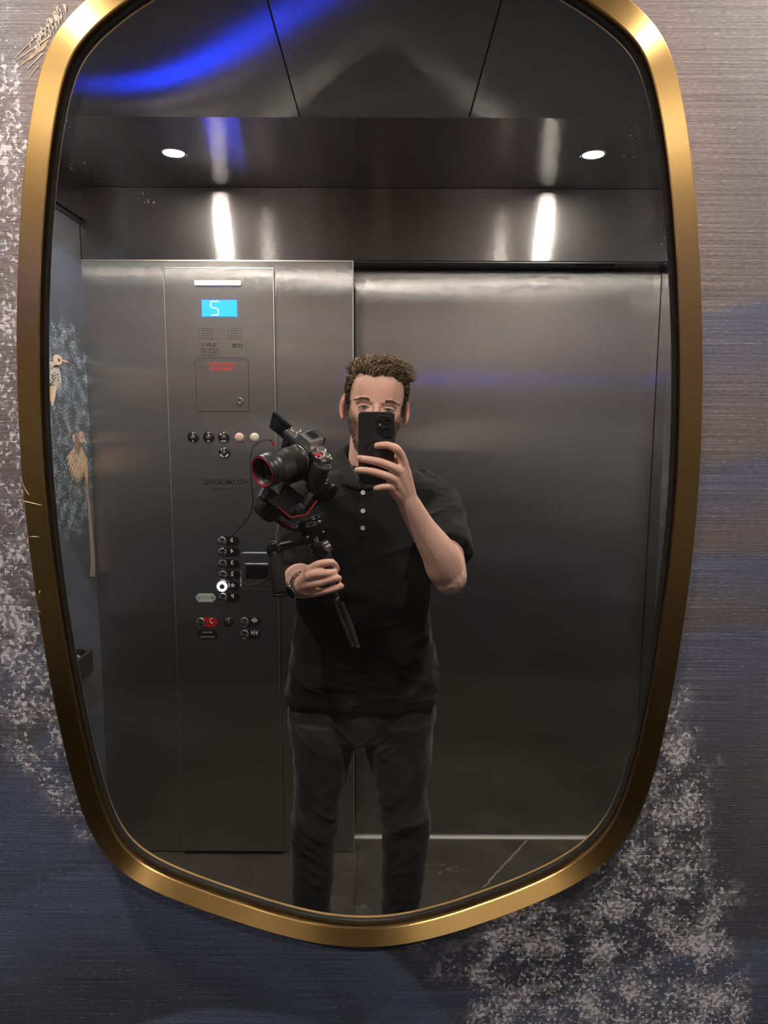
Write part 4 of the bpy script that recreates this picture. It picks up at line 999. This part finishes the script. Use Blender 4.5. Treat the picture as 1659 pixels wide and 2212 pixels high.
for s_, ax in ((-1, -.222), (1, .047)):
    q = MB(); S_ = []
    for yy, w_, h_ in ((-.075, .026, .045), (-.06, .035, .075), (-.02, .038, .095), (.03, .042, .085), (.09, .048, .058), (.15, .044, .045), (.185, .026, .032)):
        n_ = 20; S_.append([Vector((ax + s_ * (.004 + max(0, yy) * .12) + w_ * math.sin(t), -VB + yy, .012 + (h_ if math.cos(t) > 0 else .0) * abs(math.cos(t)) ** .7)) for t in [2 * math.pi * i / n_ for i in range(n_)]])
    q.loft(S_); sh = q.build('shoe', M['shoe'], person)
    q = MB(); P_ = [(.03, -.078), (.042, 0), (.052, .09), (.046, .155), (.02, .19)]
    pts = [(ax + s_ * (.004 + max(0, b_) * .12) + a_, -VB + b_, 0.0) for a_, b_ in P_] + [(ax + s_ * (.004 + max(0, b_) * .12) - a_, -VB + b_, 0.0) for a_, b_ in P_[::-1]]
    q.poly(pts, (0, 0, .014)); q.build('sole', M['sole'], sh)
# wristwatch on the rig arm
ax_ = (WL - EL).normalized(); wc = WL - ax_ * .012
u_, v_ = frame(ax_); M['watch_dial'] = plain('watch dial', (.015, .015, .02), .12)
fd = (Vector((-.72, .55, -.42)) - ax_ * Vector((-.72, .55, -.42)).dot(ax_)).normalized(); fs = ax_.cross(fd).normalized()
q = MB(); n_ = 36; R = []
for i in range(n_ + 1):
    t = 2 * math.pi * i / n_; c_ = wc + (fd * math.cos(t) + fs * math.sin(t)) * .0300; nn = (fd * math.cos(t) + fs * math.sin(t)); hw = .0085 + (.001 if i % 2 else 0)
    R.append([c_ - ax_ * hw, c_ - ax_ * hw + nn * .0022, c_ - ax_ * hw * .33 + nn * .0034, c_ + ax_ * hw * .33 + nn * .0034, c_ + ax_ * hw + nn * .0022, c_ + ax_ * hw])
q.loft(R, False, False); wt = q.build('watch', M['chrome'], person)
fd0 = fd; fd = (fd + Vector((0, .55, 0))).normalized()
q = MB(); q.rev(wc + fd0 * .0285, fd, [(0, .0185), (.006, .0200), (.0095, .0195), (.0105, .0170), (.0090, .0165)], 40); q.cyl(wc + fd0 * .0285 + fd * .005 + fs * .019, wc + fd0 * .0285 + fd * .005 + fs * .0235, .0028, n=14); wcase = q.build('watch_case', M['chrome'], wt)
q = MB(); q.cyl(wc + fd0 * .0285 + fd * .0085, wc + fd0 * .0285 + fd * .0096, .0165, n=40); wd = q.build('watch_dial', M['watch_dial'], wcase)
# ------------------------------------------------------------------ phone
FWD = ROT @ Vector((0, 0, -1)); UPV = Vector((0, -FWD.z, FWD.y)).normalized() if False else (ROT @ Vector((0, 1, 0)))
RT = Vector((1, 0, 0)); FN = Vector((0, math.cos(PITCH), math.sin(PITCH))); UN = Vector((0, -math.sin(PITCH), math.cos(PITCH)))
pc = W(813, 969.8, .7755)
PM = Matrix((( RT.x, UN.x, FN.x, pc.x), (RT.y, UN.y, FN.y, pc.y), (RT.z, UN.z, FN.z, pc.z), (0, 0, 0, 1)))   # local x right, y up, z out of the phone back
M['case'] = plain('matte black case', (.030, .029, .030), .42, spec=.35); M['case_ring'] = plain('case magnet ring', (.010, .010, .011), .30)
M['lens_glass'] = plain('black lens glass', (.004, .004, .005), .03, spec=.8); M['screen'] = emis('phone screen glow', (.8, .72, .68), 1.1); M['flash'] = plain('flash window', (.75, .72, .62), .3)
phone = empty('smartphone', pc, 'black cased phone with a cluster of round lenses held up in front of the face', 'phone')
def rrect(w_, h_, r_, n=6):
    P_ = []
    for cx_, cy_, a0 in ((w_ - r_, h_ - r_, 0), (-w_ + r_, h_ - r_, 90), (-w_ + r_, -h_ + r_, 180), (w_ - r_, -h_ + r_, 270)):
        for i in range(n + 1):
            t = math.radians(a0 + 90 * i / n); P_.append((cx_ + r_ * math.cos(t), cy_ + r_ * math.sin(t)))
    return P_
q = MB(); R = []
for k_, z_ in ((-.0010, -.0120), (0, -.0112), (.0, -.0015), (-.0006, -.0004), (-.0016, 0)):
    R.append([PM @ Vector((a_, b_, z_)) for a_, b_ in rrect(.0400 + k_, .0810 + k_, .0075)])
q.loft(R, True, True); ph = q.build('case', M['case'], phone)
q = MB(); q.poly([PM @ Vector((a_, b_, -.0121)) for a_, b_ in rrect(.0375, .0785, .006)], FN * .0003); q.build('screen', M['screen'], phone)
q = MB()
for z0_, z1_ in ((-.0090, -.0060),):
    for y0_, y1_ in ((.020, .031), (.036, .058)):
        q2 = MB(); t_ = bmesh.new(); bmesh.ops.create_cube(t_, size=1); bmesh.ops.bevel(t_, geom=t_.edges[:], offset=.15, segments=2, affect='EDGES')
        q2.merge(t_, 0, PM @ Matrix.Translation((.0402, (y0_ + y1_) / 2, -.0065)) @ Matrix.Diagonal((.0012, y1_ - y0_, .0028, 1))); q2.build('side_button', M['case'], phone)
# lens island: outline hugging two columns
cb, cs = .0238, .0076
P_ = []
def arc(cx_, cy_, r_, a0, a1, n=10):
    for i in range(n + 1):
        t = math.radians(a0 + (a1 - a0) * i / n); P_.append((cx_ + r_ * math.cos(t), cy_ + r_ * math.sin(t)))
arc(cb, .0640, .0092, 90, 0); arc(cb, .0250, .0092, 0, -170, 16); P_.append((.0155, .0335)); arc(cs, .0430, .0070, -90, -180); arc(cs + .0008, .0652, .0078, 180, 90)
q = MB(); cxm, cym = sum(a for a, b in P_) / len(P_), sum(b for a, b in P_) / len(P_)
q.loft([[PM @ Vector((cxm + (a_ - cxm) * k_, cym + (b_ - cym) * k_, z_)) for a_, b_ in P_] for k_, z_ in ((1.03, -.0004), (1.0, .0016), (.95, .0020), (.93, .0010))], True, True)
isl = q.build('camera_island', M['case'], phone)
for x_, y_, r_, nm_ in ((cb, .0640, .0072, 'lens'), (cb, .0443, .0074, 'lens'), (cb, .0250, .0070, 'lens'), (cs, .0630, .0046, 'lens'), (cs, .0447, .0046, 'lens')):
    q = MB(); o_ = PM @ Vector((x_, y_, .0010)); q.rev(o_, FN, [(0, r_), (.0020, r_), (.0026, r_ * .93), (.0020, r_ * .80), (.0016, r_ * .78)], 36); ln_ = q.build('lens_ring', M['black'], isl)
    q = MB(); q.rev(o_ + FN * .0014, FN, [(0, r_ * .78), (.0004, r_ * .70), (.0007, r_ * .35), (.0008, r_ * .02)], 30); q.build('lens', M['lens_glass'], isl)
q = MB(); q.rev(PM @ Vector((cs, .0540, .0010)), FN, [(0, .0021), (.0005, .0020), (.0006, .001)], 20); q.build('flash', M['flash'], isl)
q = MB(); q.rev(PM @ Vector((0, -.0065, .0)), FN, [(0, .0275), (.0003, .0273), (.0003, .0222), (0, .0220)], 56, cap=False); q.build('magnet_ring', M['case_ring'], ph)

# ------------------------------------------------------------------ mirrorless camera
lv = Vector((-.63, .74, -.235)).normalized(); tv = Vector((.70, .46, -.545)); tv = (tv - lv * tv.dot(lv)).normalized(); uv = tv.cross(lv).normalized()
oc = W(645, 990, .825)
KM = Matrix(((tv.x, lv.x, uv.x, oc.x), (tv.y, lv.y, uv.y, oc.y), (tv.z, lv.z, uv.z, oc.z), (0, 0, 0, 1)))
M['cam_metal'] = plain('graphite camera alloy', (.26, .25, .24), .36, .75); M['cam_skin'] = plain('black leatherette', (.010, .010, .011), .62); M['dial'] = plain('machined silver dial', (.62, .60, .57), .3, .9)
M['lens_body'] = plain('satin black lens barrel', (.030, .030, .029), .38); M['lens_rubber'] = plain('ribbed lens rubber', (.012, .012, .012), .7); M['red_line'] = plain('red ring', (.62, .02, .03), .3); M['gunblack'] = plain('black anodised metal', (.013, .013, .014), .30, .3)
M['print'] = plain('pale print', (.50, .49, .46), .5)
cam_o = empty('mirrorless_camera', oc, 'graphite and black camera with a big red-ringed lens mounted on the gimbal', 'camera')
def kbox(q, a_, b_, bev=.002, mi=0):
    t_ = MB(); t_.box(a_, b_, bev); q.merge(t_.bm, mi, KM)
q = MB(); kbox(q, (-.064, -.036, -.045), (.066, -.004, .026), .006); q.build('body', M['cam_skin'], cam_o)
q = MB(); kbox(q, (-.064, -.035, .024), (.066, -.004, .036), .0035); kbox(q, (-.062, -.034, -.049), (.064, -.006, -.043), .002); q.build('top_plate', M['cam_metal'], cam_o)
# faceted finder hump
q = MB(); K = lambda x_, y_, z_: KM @ Vector((x_, y_, z_))
q.loft([[K(-.026, .001, z0), K(.026, .001, z0), K(.026, -.040, z0), K(-.026, -.040, z0)] for z0 in (.030, .036)] + [[K(-.018, -.004, .055), K(.018, -.004, .055), K(.020, -.044, .055), K(-.020, -.044, .055)], [K(-.014, -.010, .058), K(.014, -.010, .058), K(.016, -.042, .058), K(-.016, -.042, .058)]], True, False)
hump = q.build('viewfinder_hump', M['cam_metal'], cam_o)
q = MB(); kbox(q, (-.011, -.036, .058), (.011, -.016, .061), .0006); q.build('hot_shoe', M['black'], hump)
q = MB(); kbox(q, (-.018, -.056, .030), (.018, -.040, .056), .004); q.build('eyecup', M['lens_rubber'], cam_o)
# front grip
q = MB(); R = []
for z_ in (-.045, -.03, -.01, .01, .022, .027):
    k_ = 1 if z_ < .01 else (1 - (z_ - .01) / .05); R.append([K(.040 + .0225 + .0235 * math.cos(t) * .9, -.006 + (.020 * k_) * max(0, math.sin(t)) ** .8 - .006 * (math.sin(t) < 0), z_) for t in [2 * math.pi * i / 24 for i in range(24)]])
q.loft(R); q.build('grip', M['cam_skin'], cam_o)
def kcyl(q, p_, d_, prof, n=32, cap=True): q.rev(KM @ Vector(p_), KM.to_3x3() @ Vector(d_), prof, n, cap=cap)
for x_, y_, r_, h_ in ((-.045, -.020, .0120, .010), (.038, -.022, .0115, .011), (.057, -.022, .0085, .008)):
    q = MB(); kcyl(q, (x_, y_, .035), (0, 0, 1), [(0, r_ * 1.08), (.003, r_ * 1.08), (.0035, r_), (h_, r_), (h_ + .001, r_ * .9), (h_ + .0005, r_ * .5)]); dl = q.build('dial', M['dial'], cam_o)
    q = MB()
    for i in range(10):
        t = 2 * math.pi * i / 10; v0 = KM @ Vector((x_ + r_ * .74 * math.cos(t), y_ + r_ * .74 * math.sin(t), .035 + h_ + .0010)); q.cyl(v0, v0 + uv * .0002, .0005, n=6)
    o_ = q.build('dial_mark', M['black'], dl); tag(o_, kind='stuff')
q = MB(); kcyl(q, (.048, -.006, .034), (0, .2, 1), [(0, .008), (.005, .0075), (.006, .006)]); q.build('shutter_collar', M['dial'], cam_o)
q = MB(); kcyl(q, (.048, -.005, .040), (0, .2, 1), [(0, .0062), (.0035, .0058), (.0045, .004), (.0042, .001)]); q.build('shutter_button', M['red_line'], cam_o)
for x_ in (-.066, .068):
    q = MB(); q.tube([KM @ Vector((x_ + (.0075 * math.copysign(1, x_)) * (1 - math.cos(t)) * .5, -.018 + .0065 * math.sin(t), .022 + .002 * math.cos(t))) for t in [2 * math.pi * i / 16 for i in range(17)]], .0011, 8); q.build('strap_ring', M['dial'], cam_o)
# flip-out screen
q = MB(); kbox(q, (-.128, -.030, -.006), (-.066, -.023, .038), .0015); sc_ = q.build('flip_screen', M['black'], cam_o)
q = MB(); kbox(q, (-.125, -.0232, -.003), (-.070, -.0228, .035), .0001); q.build('screen_glass', M['lens_glass'], sc_)
q = MB(); kbox(q, (-.070, -.034, .004), (-.060, -.026, .028), .0015); q.build('screen_hinge', M['cam_metal'], sc_)
# maker's name on the front of the hump
Rt = Matrix(((-tv.x, uv.x, lv.x, 0), (-tv.y, uv.y, lv.y, 0), (-tv.z, uv.z, lv.z, 0), (0, 0, 0, 1)))
text('lettering', 'FUJIFILM', .0068, KM @ Vector((0, .0014, .0335)), M['black'], hump, rot=Rt, bold=.0002)
q = MB(); kcyl(q, (-.046, -.003, .008), (0, 1, 0), [(0, .007), (.003, .0065), (.0035, .004)]); q.build('focus_selector', M['black'], cam_o)
q = MB(); kcyl(q, (.033, -.003, .020), (0, 1, 0), [(0, .004), (.002, .0037), (.0022, .002)]); q.build('front_button', M['black'], cam_o)
# lens
lens = MB(); kcyl(lens, (0, -.003, 0), (0, 1, 0), [(0, .033), (.006, .033), (.008, .0315), (.024, .0315), (.026, .0335), (.040, .0335), (.041, .0345), (.078, .0350), (.080, .0365), (.098, .0372), (.100, .0362), (.101, .0365), (.112, .0368), (.1135, .0355), (.113, .0335), (.098, .0305), (.090, .028)], 64)
lo = lens.build('lens', M['lens_body'], cam_o)
q = MB(); kcyl(q, (0, -.003, 0), (0, 1, 0), [(.0, .0338), (.0035, .0342), (.0055, .0342), (.007, .033)], 56); q.build('mount_ring', M['dial'], lo)
q = MB(); n_ = 200; R = []
for h_ in (.043, .0435, .0765, .077):
    R.append([KM @ Vector(((.0352 + (.0006 if i % 2 else 0)) * math.cos(2 * math.pi * i / n_), -.003 + h_, (.0352 + (.0006 if i % 2 else 0)) * math.sin(2 * math.pi * i / n_))) for i in range(n_)])
q.loft(R, True, False); q.build('zoom_ring', M['lens_body'], lo)
q = MB(); kcyl(q, (0, .1085, 0), (0, 1, 0), [(.0015, .0338), (.0030, .0336), (.0026, .0322), (-.0010, .0318), (-.0010, .0334), (.0015, .0338)], 64, cap=False); q.build('red_ring', M['red_line'], lo)
q = MB(); kcyl(q, (0, .090, 0), (0, 1, 0), [(0, .0300), (.002, .028), (.005, .018), (.006, .004)], 48); q.build('front_glass', M['lens_glass'], lo)
q = MB(); kcyl(q, (0, -.003, 0), (0, 1, 0), [(.1005, .0369), (.1015, .0374), (.1022, .0369)], 56, cap=False); q.build('filter_thread', M['black'], lo)
for i_, (a0, yy, s_) in enumerate(((58, .050, '18'), (66, .050, '35'), (74, .050, '50'), (48, .018, 'XF 16-55'))):
    t = math.radians(a0 + 32); nn = (tv * math.cos(t) + uv * math.sin(t)); tt = (tv * math.sin(t) - uv * math.cos(t))
    if s_ == 'XF 16-55': continue
    Rm = Matrix((( -tt.x, -lv.x, nn.x, 0), (-tt.y, -lv.y, nn.y, 0), (-tt.z, -lv.z, nn.z, 0), (0, 0, 0, 1)))
    q = MB(); b0_ = KM @ Vector((0, yy - .003, 0)) + nn * .0361
    q.box((-.0018, -.0008, 0), (.0018, .0008, .0003)); o_ = q.build('scale_mark', M['print'], None); X_ = Matrix.Translation(b0_) @ Matrix(((lv.x, tt.x, nn.x, 0), (lv.y, tt.y, nn.y, 0), (lv.z, tt.z, nn.z, 0), (0, 0, 0, 1)))
    o_.parent = lo; o_.matrix_basis = (cam_o.matrix_world @ lo.matrix_basis).inverted() @ X_
# stray matrices of nested parts are relative to an unmoved parent: lens sits at the origin of its own data

# ------------------------------------------------------------------ gimbal
gim = empty('camera_gimbal', W(712, 1290, .84), 'black handheld gimbal with thin red accents and folded tripod legs, gripped in a fist', 'gimbal')
def beam(q, pts, w_, h_, up=Vector((0, 1, 0)), bev=.25, mi=0):
    """rounded-rectangle bar along points; h_ measured across, w_ measured along up"""
    pts = [Vector(p_) for p_ in pts]; R = []
    for i, p_ in enumerate(pts):
        t = (pts[min(i + 1, len(pts) - 1)] - pts[max(i - 1, 0)]).normalized(); u_ = (up - t * up.dot(t)).normalized(); s_ = t.cross(u_)
        ww = w_[i] if isinstance(w_, (list, tuple)) else w_; hh = h_[i] if isinstance(h_, (list, tuple)) else h_
        R.append([p_ + u_ * a_ + s_ * b_ for a_, b_ in rrect(ww / 2, hh / 2, min(ww, hh) * bev, 4)])
    q.loft(R, True, False, mi); return q
G = lambda a_, b_, c_: W(a_, b_, c_)
q = MB(); beam(q, [KM @ Vector((-.010, .03, -.0535)), KM @ Vector((-.006, -.05, -.0535))], .052, .009, uv * 0 + tv); beam(q, [KM @ Vector((-.010, .058, -.046)), KM @ Vector((-.010, .022, -.052))], .022, .010, tv); plt = q.build('camera_plate', M['gunblack'], gim)
q = MB(); beam(q, [G(605, 1056, .830), G(650, 1089, .862)], .040, .013, lv); q.build('plate_clamp', M['gunblack'], gim)
q = MB(); beam(q, [G(566, 1060, .800), G(600, 1087, .815), G(632, 1111, .832)], .036, .0150, lv); arm = q.build('roll_arm', M['gunblack'], gim)
q = MB(); beam(q, [G(565.5, 1059.5, .799), G(574, 1066, .803)], .0365, .0155, lv); q.build('end_cap', M['cam_metal'], arm)
q = MB(); beam(q, [G(631, 1111, .833), G(662, 1104, .845), G(686, 1076, .858), G(700, 1060, .868)], .026, .014, lv); q.build('tilt_arm', M['gunblack'], gim)
q = MB(); q.tube([G(600, 1095, .800), G(628, 1118, .812), G(663, 1111, .826), G(684, 1082, .838)], .0016, 8, sub=1); q.build('red_accent', M['red_line'], arm)
q = MB(); a_ = G(693, 1049, .862); d_ = (tv * .9 + Vector((.1, .1, -.1))).normalized(); q.rev(a_, d_, [(0, .0215), (.001, .0235), (.012, .0238), (.0125, .0230), (.0135, .0230), (.014, .0240), (.032, .0240), (.035, .0222), (.0352, .016)], 44); q.build('tilt_motor', M['gunblack'], gim)
q = MB(); a_ = G(571, 1092, .885); d_ = (G(594, 1108, .822) - a_).normalized(); q.rev(a_, d_, [(0, .020), (.003, .0275), (.030, .0280), (.033, .0275), (.034, .0282), (.052, .0278), (.056, .024)], 44); q.build('roll_motor', M['gunblack'], gim)
q = MB(); beam(q, [G(590, 1112, .850), G(612, 1130, .850), G(640, 1143, .850), G(668, 1136, .850)], .022, .016, Vector((0, 1, 0))); la = q.build('yaw_arm', M['gunblack'], gim)
q = MB(); q.tube([G(602, 1119, .835), G(622, 1135, .836), G(633, 1139.5, .837), G(640, 1140, .837)], .0012, 8); q.build('red_accent', M['red_line'], la)
q = MB(); a_ = G(666, 1122, .862); hd = (G(700, 1205, .846) - a_).normalized(); q.rev(a_, hd, [(0, .028), (.001, .0315), (.012, .0320), (.013, .0305), (.014, .0320), (.028, .0300), (.036, .024), (.060, .0215)], 44); ym = q.build('yaw_motor', M['gunblack'], gim)
q = MB(); q.rev(a_ - hd * .0008, hd, [(0, .0300), (.0010, .0322), (.0022, .0322)], 44); q.build('motor_rim', M['cam_metal'], ym)
c_ = G(671, 1133, .828); dx_ = (G(699, 1117, .828) - G(636, 1131, .828)).normalized(); dz_ = Vector((0, 1, 0)).cross(dx_) * -1
q = MB()
for (x0, z0, x1, z1) in ((-.010, .0035, .010, .0043), (-.010, -.0043, .010, -.0035), (-.0105, -.004, -.0098, .004), (.0098, -.004, .0105, .004), (-.0065, -.002, -.0055, .002)):
    P_ = [c_ + dx_ * x_ + Vector((0, 0, 1)) * z_ for x_, z_ in ((x0, z0), (x1, z0), (x1, z1), (x0, z1))]; q.poly(P_, (0, .0006, 0))
o_ = q.build('status_frame', M['print'], ym); tag(o_, kind='stuff')
q = MB(); p_ = G(685, 1128, .830); P_ = [p_ + dx_ * x_ + Vector((0, 0, 1)) * z_ for x_, z_ in ((-.004, -.0008), (.004, -.0008), (.004, .0008), (-.004, .0008))]; q.poly(P_, (0, .0006, 0)); q.build('red_mark', M['red_line'], ym)
q = MB(); q.tube([G(689, 1041, .838), G(678, 1050, .830), G(662, 1066, .822), G(649, 1084, .818), G(641, 1097, .818), G(637, 1106, .822)], .0017, 8, sub=4); q.build('control_cable', M['lens_rubber'], gim)
q = MB(); kbox(q, (0, 0, 0), (0, 0, 0), 0) if False else None
q = MB(); beam(q, [G(686, 1044, .838), G(693, 1039, .836)], .006, .007); q.build('cable_plug', M['dial'], gim)
q = MB(); beam(q, [G(641, 1098, .815), G(652, 1092, .812)], .010, .014, lv); q.rev(G(645, 1094, .806), lv, [(0, .0045), (.002, .004), (.002, .002)], 20); q.build('clamp_knob', M['cam_metal'], gim)
# grip column, knob, levers
q = MB(); q.tube([a_ + hd * .055, G(700, 1205, .846), G(708, 1250, .842), G(716, 1296, .838)], [.0215, .0190, .0175, .0185], 32, sub=4); gr = q.build('grip', M['lens_rubber'], gim)
q = MB(); p0_, p1_ = G(700, 1172, .825), G(713, 1190, .822); d_ = (p1_ - p0_).normalized(); q.rev(p0_, d_, [(0, .0098), (.008, .0098), (.0085, .0088), (.0095, .0088), (.010, .0098), (.018, .0098), (.0185, .0070), (.024, .0070), (.025, .0055)], 28); q.build('clamp_knob', M['cam_metal'], gim)
q = MB(); beam(q, [G(679, 1165, .815), G(684, 1170, .812), G(680, 1179, .812)], .004, .004); beam(q, [G(684, 1161, .815), G(688, 1172, .812)], .003, .003); q.build('lever', M['chrome'], gim)
q = MB(); q.ball(G(664, 1160, .818), .0035); q.build('screw', M['chrome'], gim)
q = MB(); q.ball(G(698.5, 1149, .820), .0028); q.build('screw', M['dial'], gim)
q = MB(); q.rev(G(668, 1190, .832), (0, 1, 0), [(0, .007), (.002, .006), (.002, .004), (.0005, .003)], 20); q.build('trigger_button', M['lens_body'], gim)
# side handle on its arm
q = MB(); beam(q, [G(680, 1164, .838), G(645, 1172, .832), G(606, 1181, .828)], .014, .020, Vector((0, 1, 0))); sa = q.build('handle_arm', M['gunblack'], gim)
q = MB(); beam(q, [G(645, 1167.5, .824), G(602, 1177, .819)], .0012, .0012); q.build('edge_highlight', M['cam_metal'], sa)
q = MB(); q.rev(G(596, 1183, .850), (0, 1, 0), [(0, .015), (.002, .0175), (.030, .0175), (.033, .014)], 32); cj = q.build('handle_joint', M['gunblack'], gim)
q = MB(); beam(q, [G(585, 1170, .826), G(592, 1169, .822), G(598, 1174, .820)], .008, .0035); q.build('joint_lever', M['cam_metal'], cj)
for a1, b1 in ((583.5, 1183.5), (602, 1185.5)):
    q = MB(); q.ball(G(a1, b1, .816), .0016); q.build('screw', M['chrome'], cj)
q = MB(); q.tube([G(596, 1190, .833), G(597, 1215, .831), G(600, 1250, .828), G(603.5, 1280, .826)], [.0165, .0180, .0178, .0165], 32, sub=4); hdl = q.build('side_handle', M['lens_rubber'], gim)
q = MB(); p_ = G(603.5, 1280, .826); q.rev(p_, (.04, .02, -1), [(0, .0168), (.002, .0185), (.006, .0182), (.008, .015)], 36); q.build('handle_end', M['black'], hdl)
# folded tripod legs
q = MB(); q.rev(G(716, 1294, .838), (G(722, 1306, .838) - G(716, 1294, .838)).normalized(), [(0, .019), (.004, .0205), (.010, .0200), (.014, .016)], 32); q.build('tripod_hub', M['black'], gim)
for pts in ([(724, 1303, .826), (744, 1350, .822), (763, 1394, .820)], [(737, 1302, .824), (757, 1350, .820), (773, 1397, .817)], [(732, 1300, .850), (750, 1345, .850), (764, 1386, .850)]):
    q = MB(); P_ = [G(*p_) for p_ in pts]; beam(q, [P_[0], P_[1], P_[2]], [.011, .012, .010], [.0105, .0125, .0110], Vector((0, 1, 0)), .42)
    q.ball(P_[2], .0062); q.build('leg', M['lens_body'], gim)
# thin cable looping from the camera to the gimbal
q = MB(); q.tube([G(592, 958, .838), G(583, 951, .830), G(566, 952, .822), G(549, 963, .818), G(541.5, 985, .815), G(541, 1015, .812), G(544, 1050, .812), G(546.5, 1085, .815), G(539, 1113, .818), G(524, 1133, .822), G(503, 1156, .826), G(488, 1176, .828), G(483, 1196, .828), G(484, 1216, .828), G(491, 1236, .828), G(505, 1251, .827), G(525, 1261, .826), G(546, 1263, .826), G(566, 1256, .830), G(586, 1242, .838), G(604, 1228, .850), G(622, 1215, .860), G(634, 1200, .860), G(637, 1185, .850), G(636, 1176, .840)], .00125, 8, sub=4)
cb_ = q.build('cable', M['lens_rubber'], None); tag(cb_, 'thin black cable looping out beside the lens and back to the gimbal', 'cable')
q = MB(); beam(q, [G(590, 955, .836), G(592, 963, .838)], .005, .006, Vector((0, 1, 0))); q.build('plug', M['red_line'], cb_)
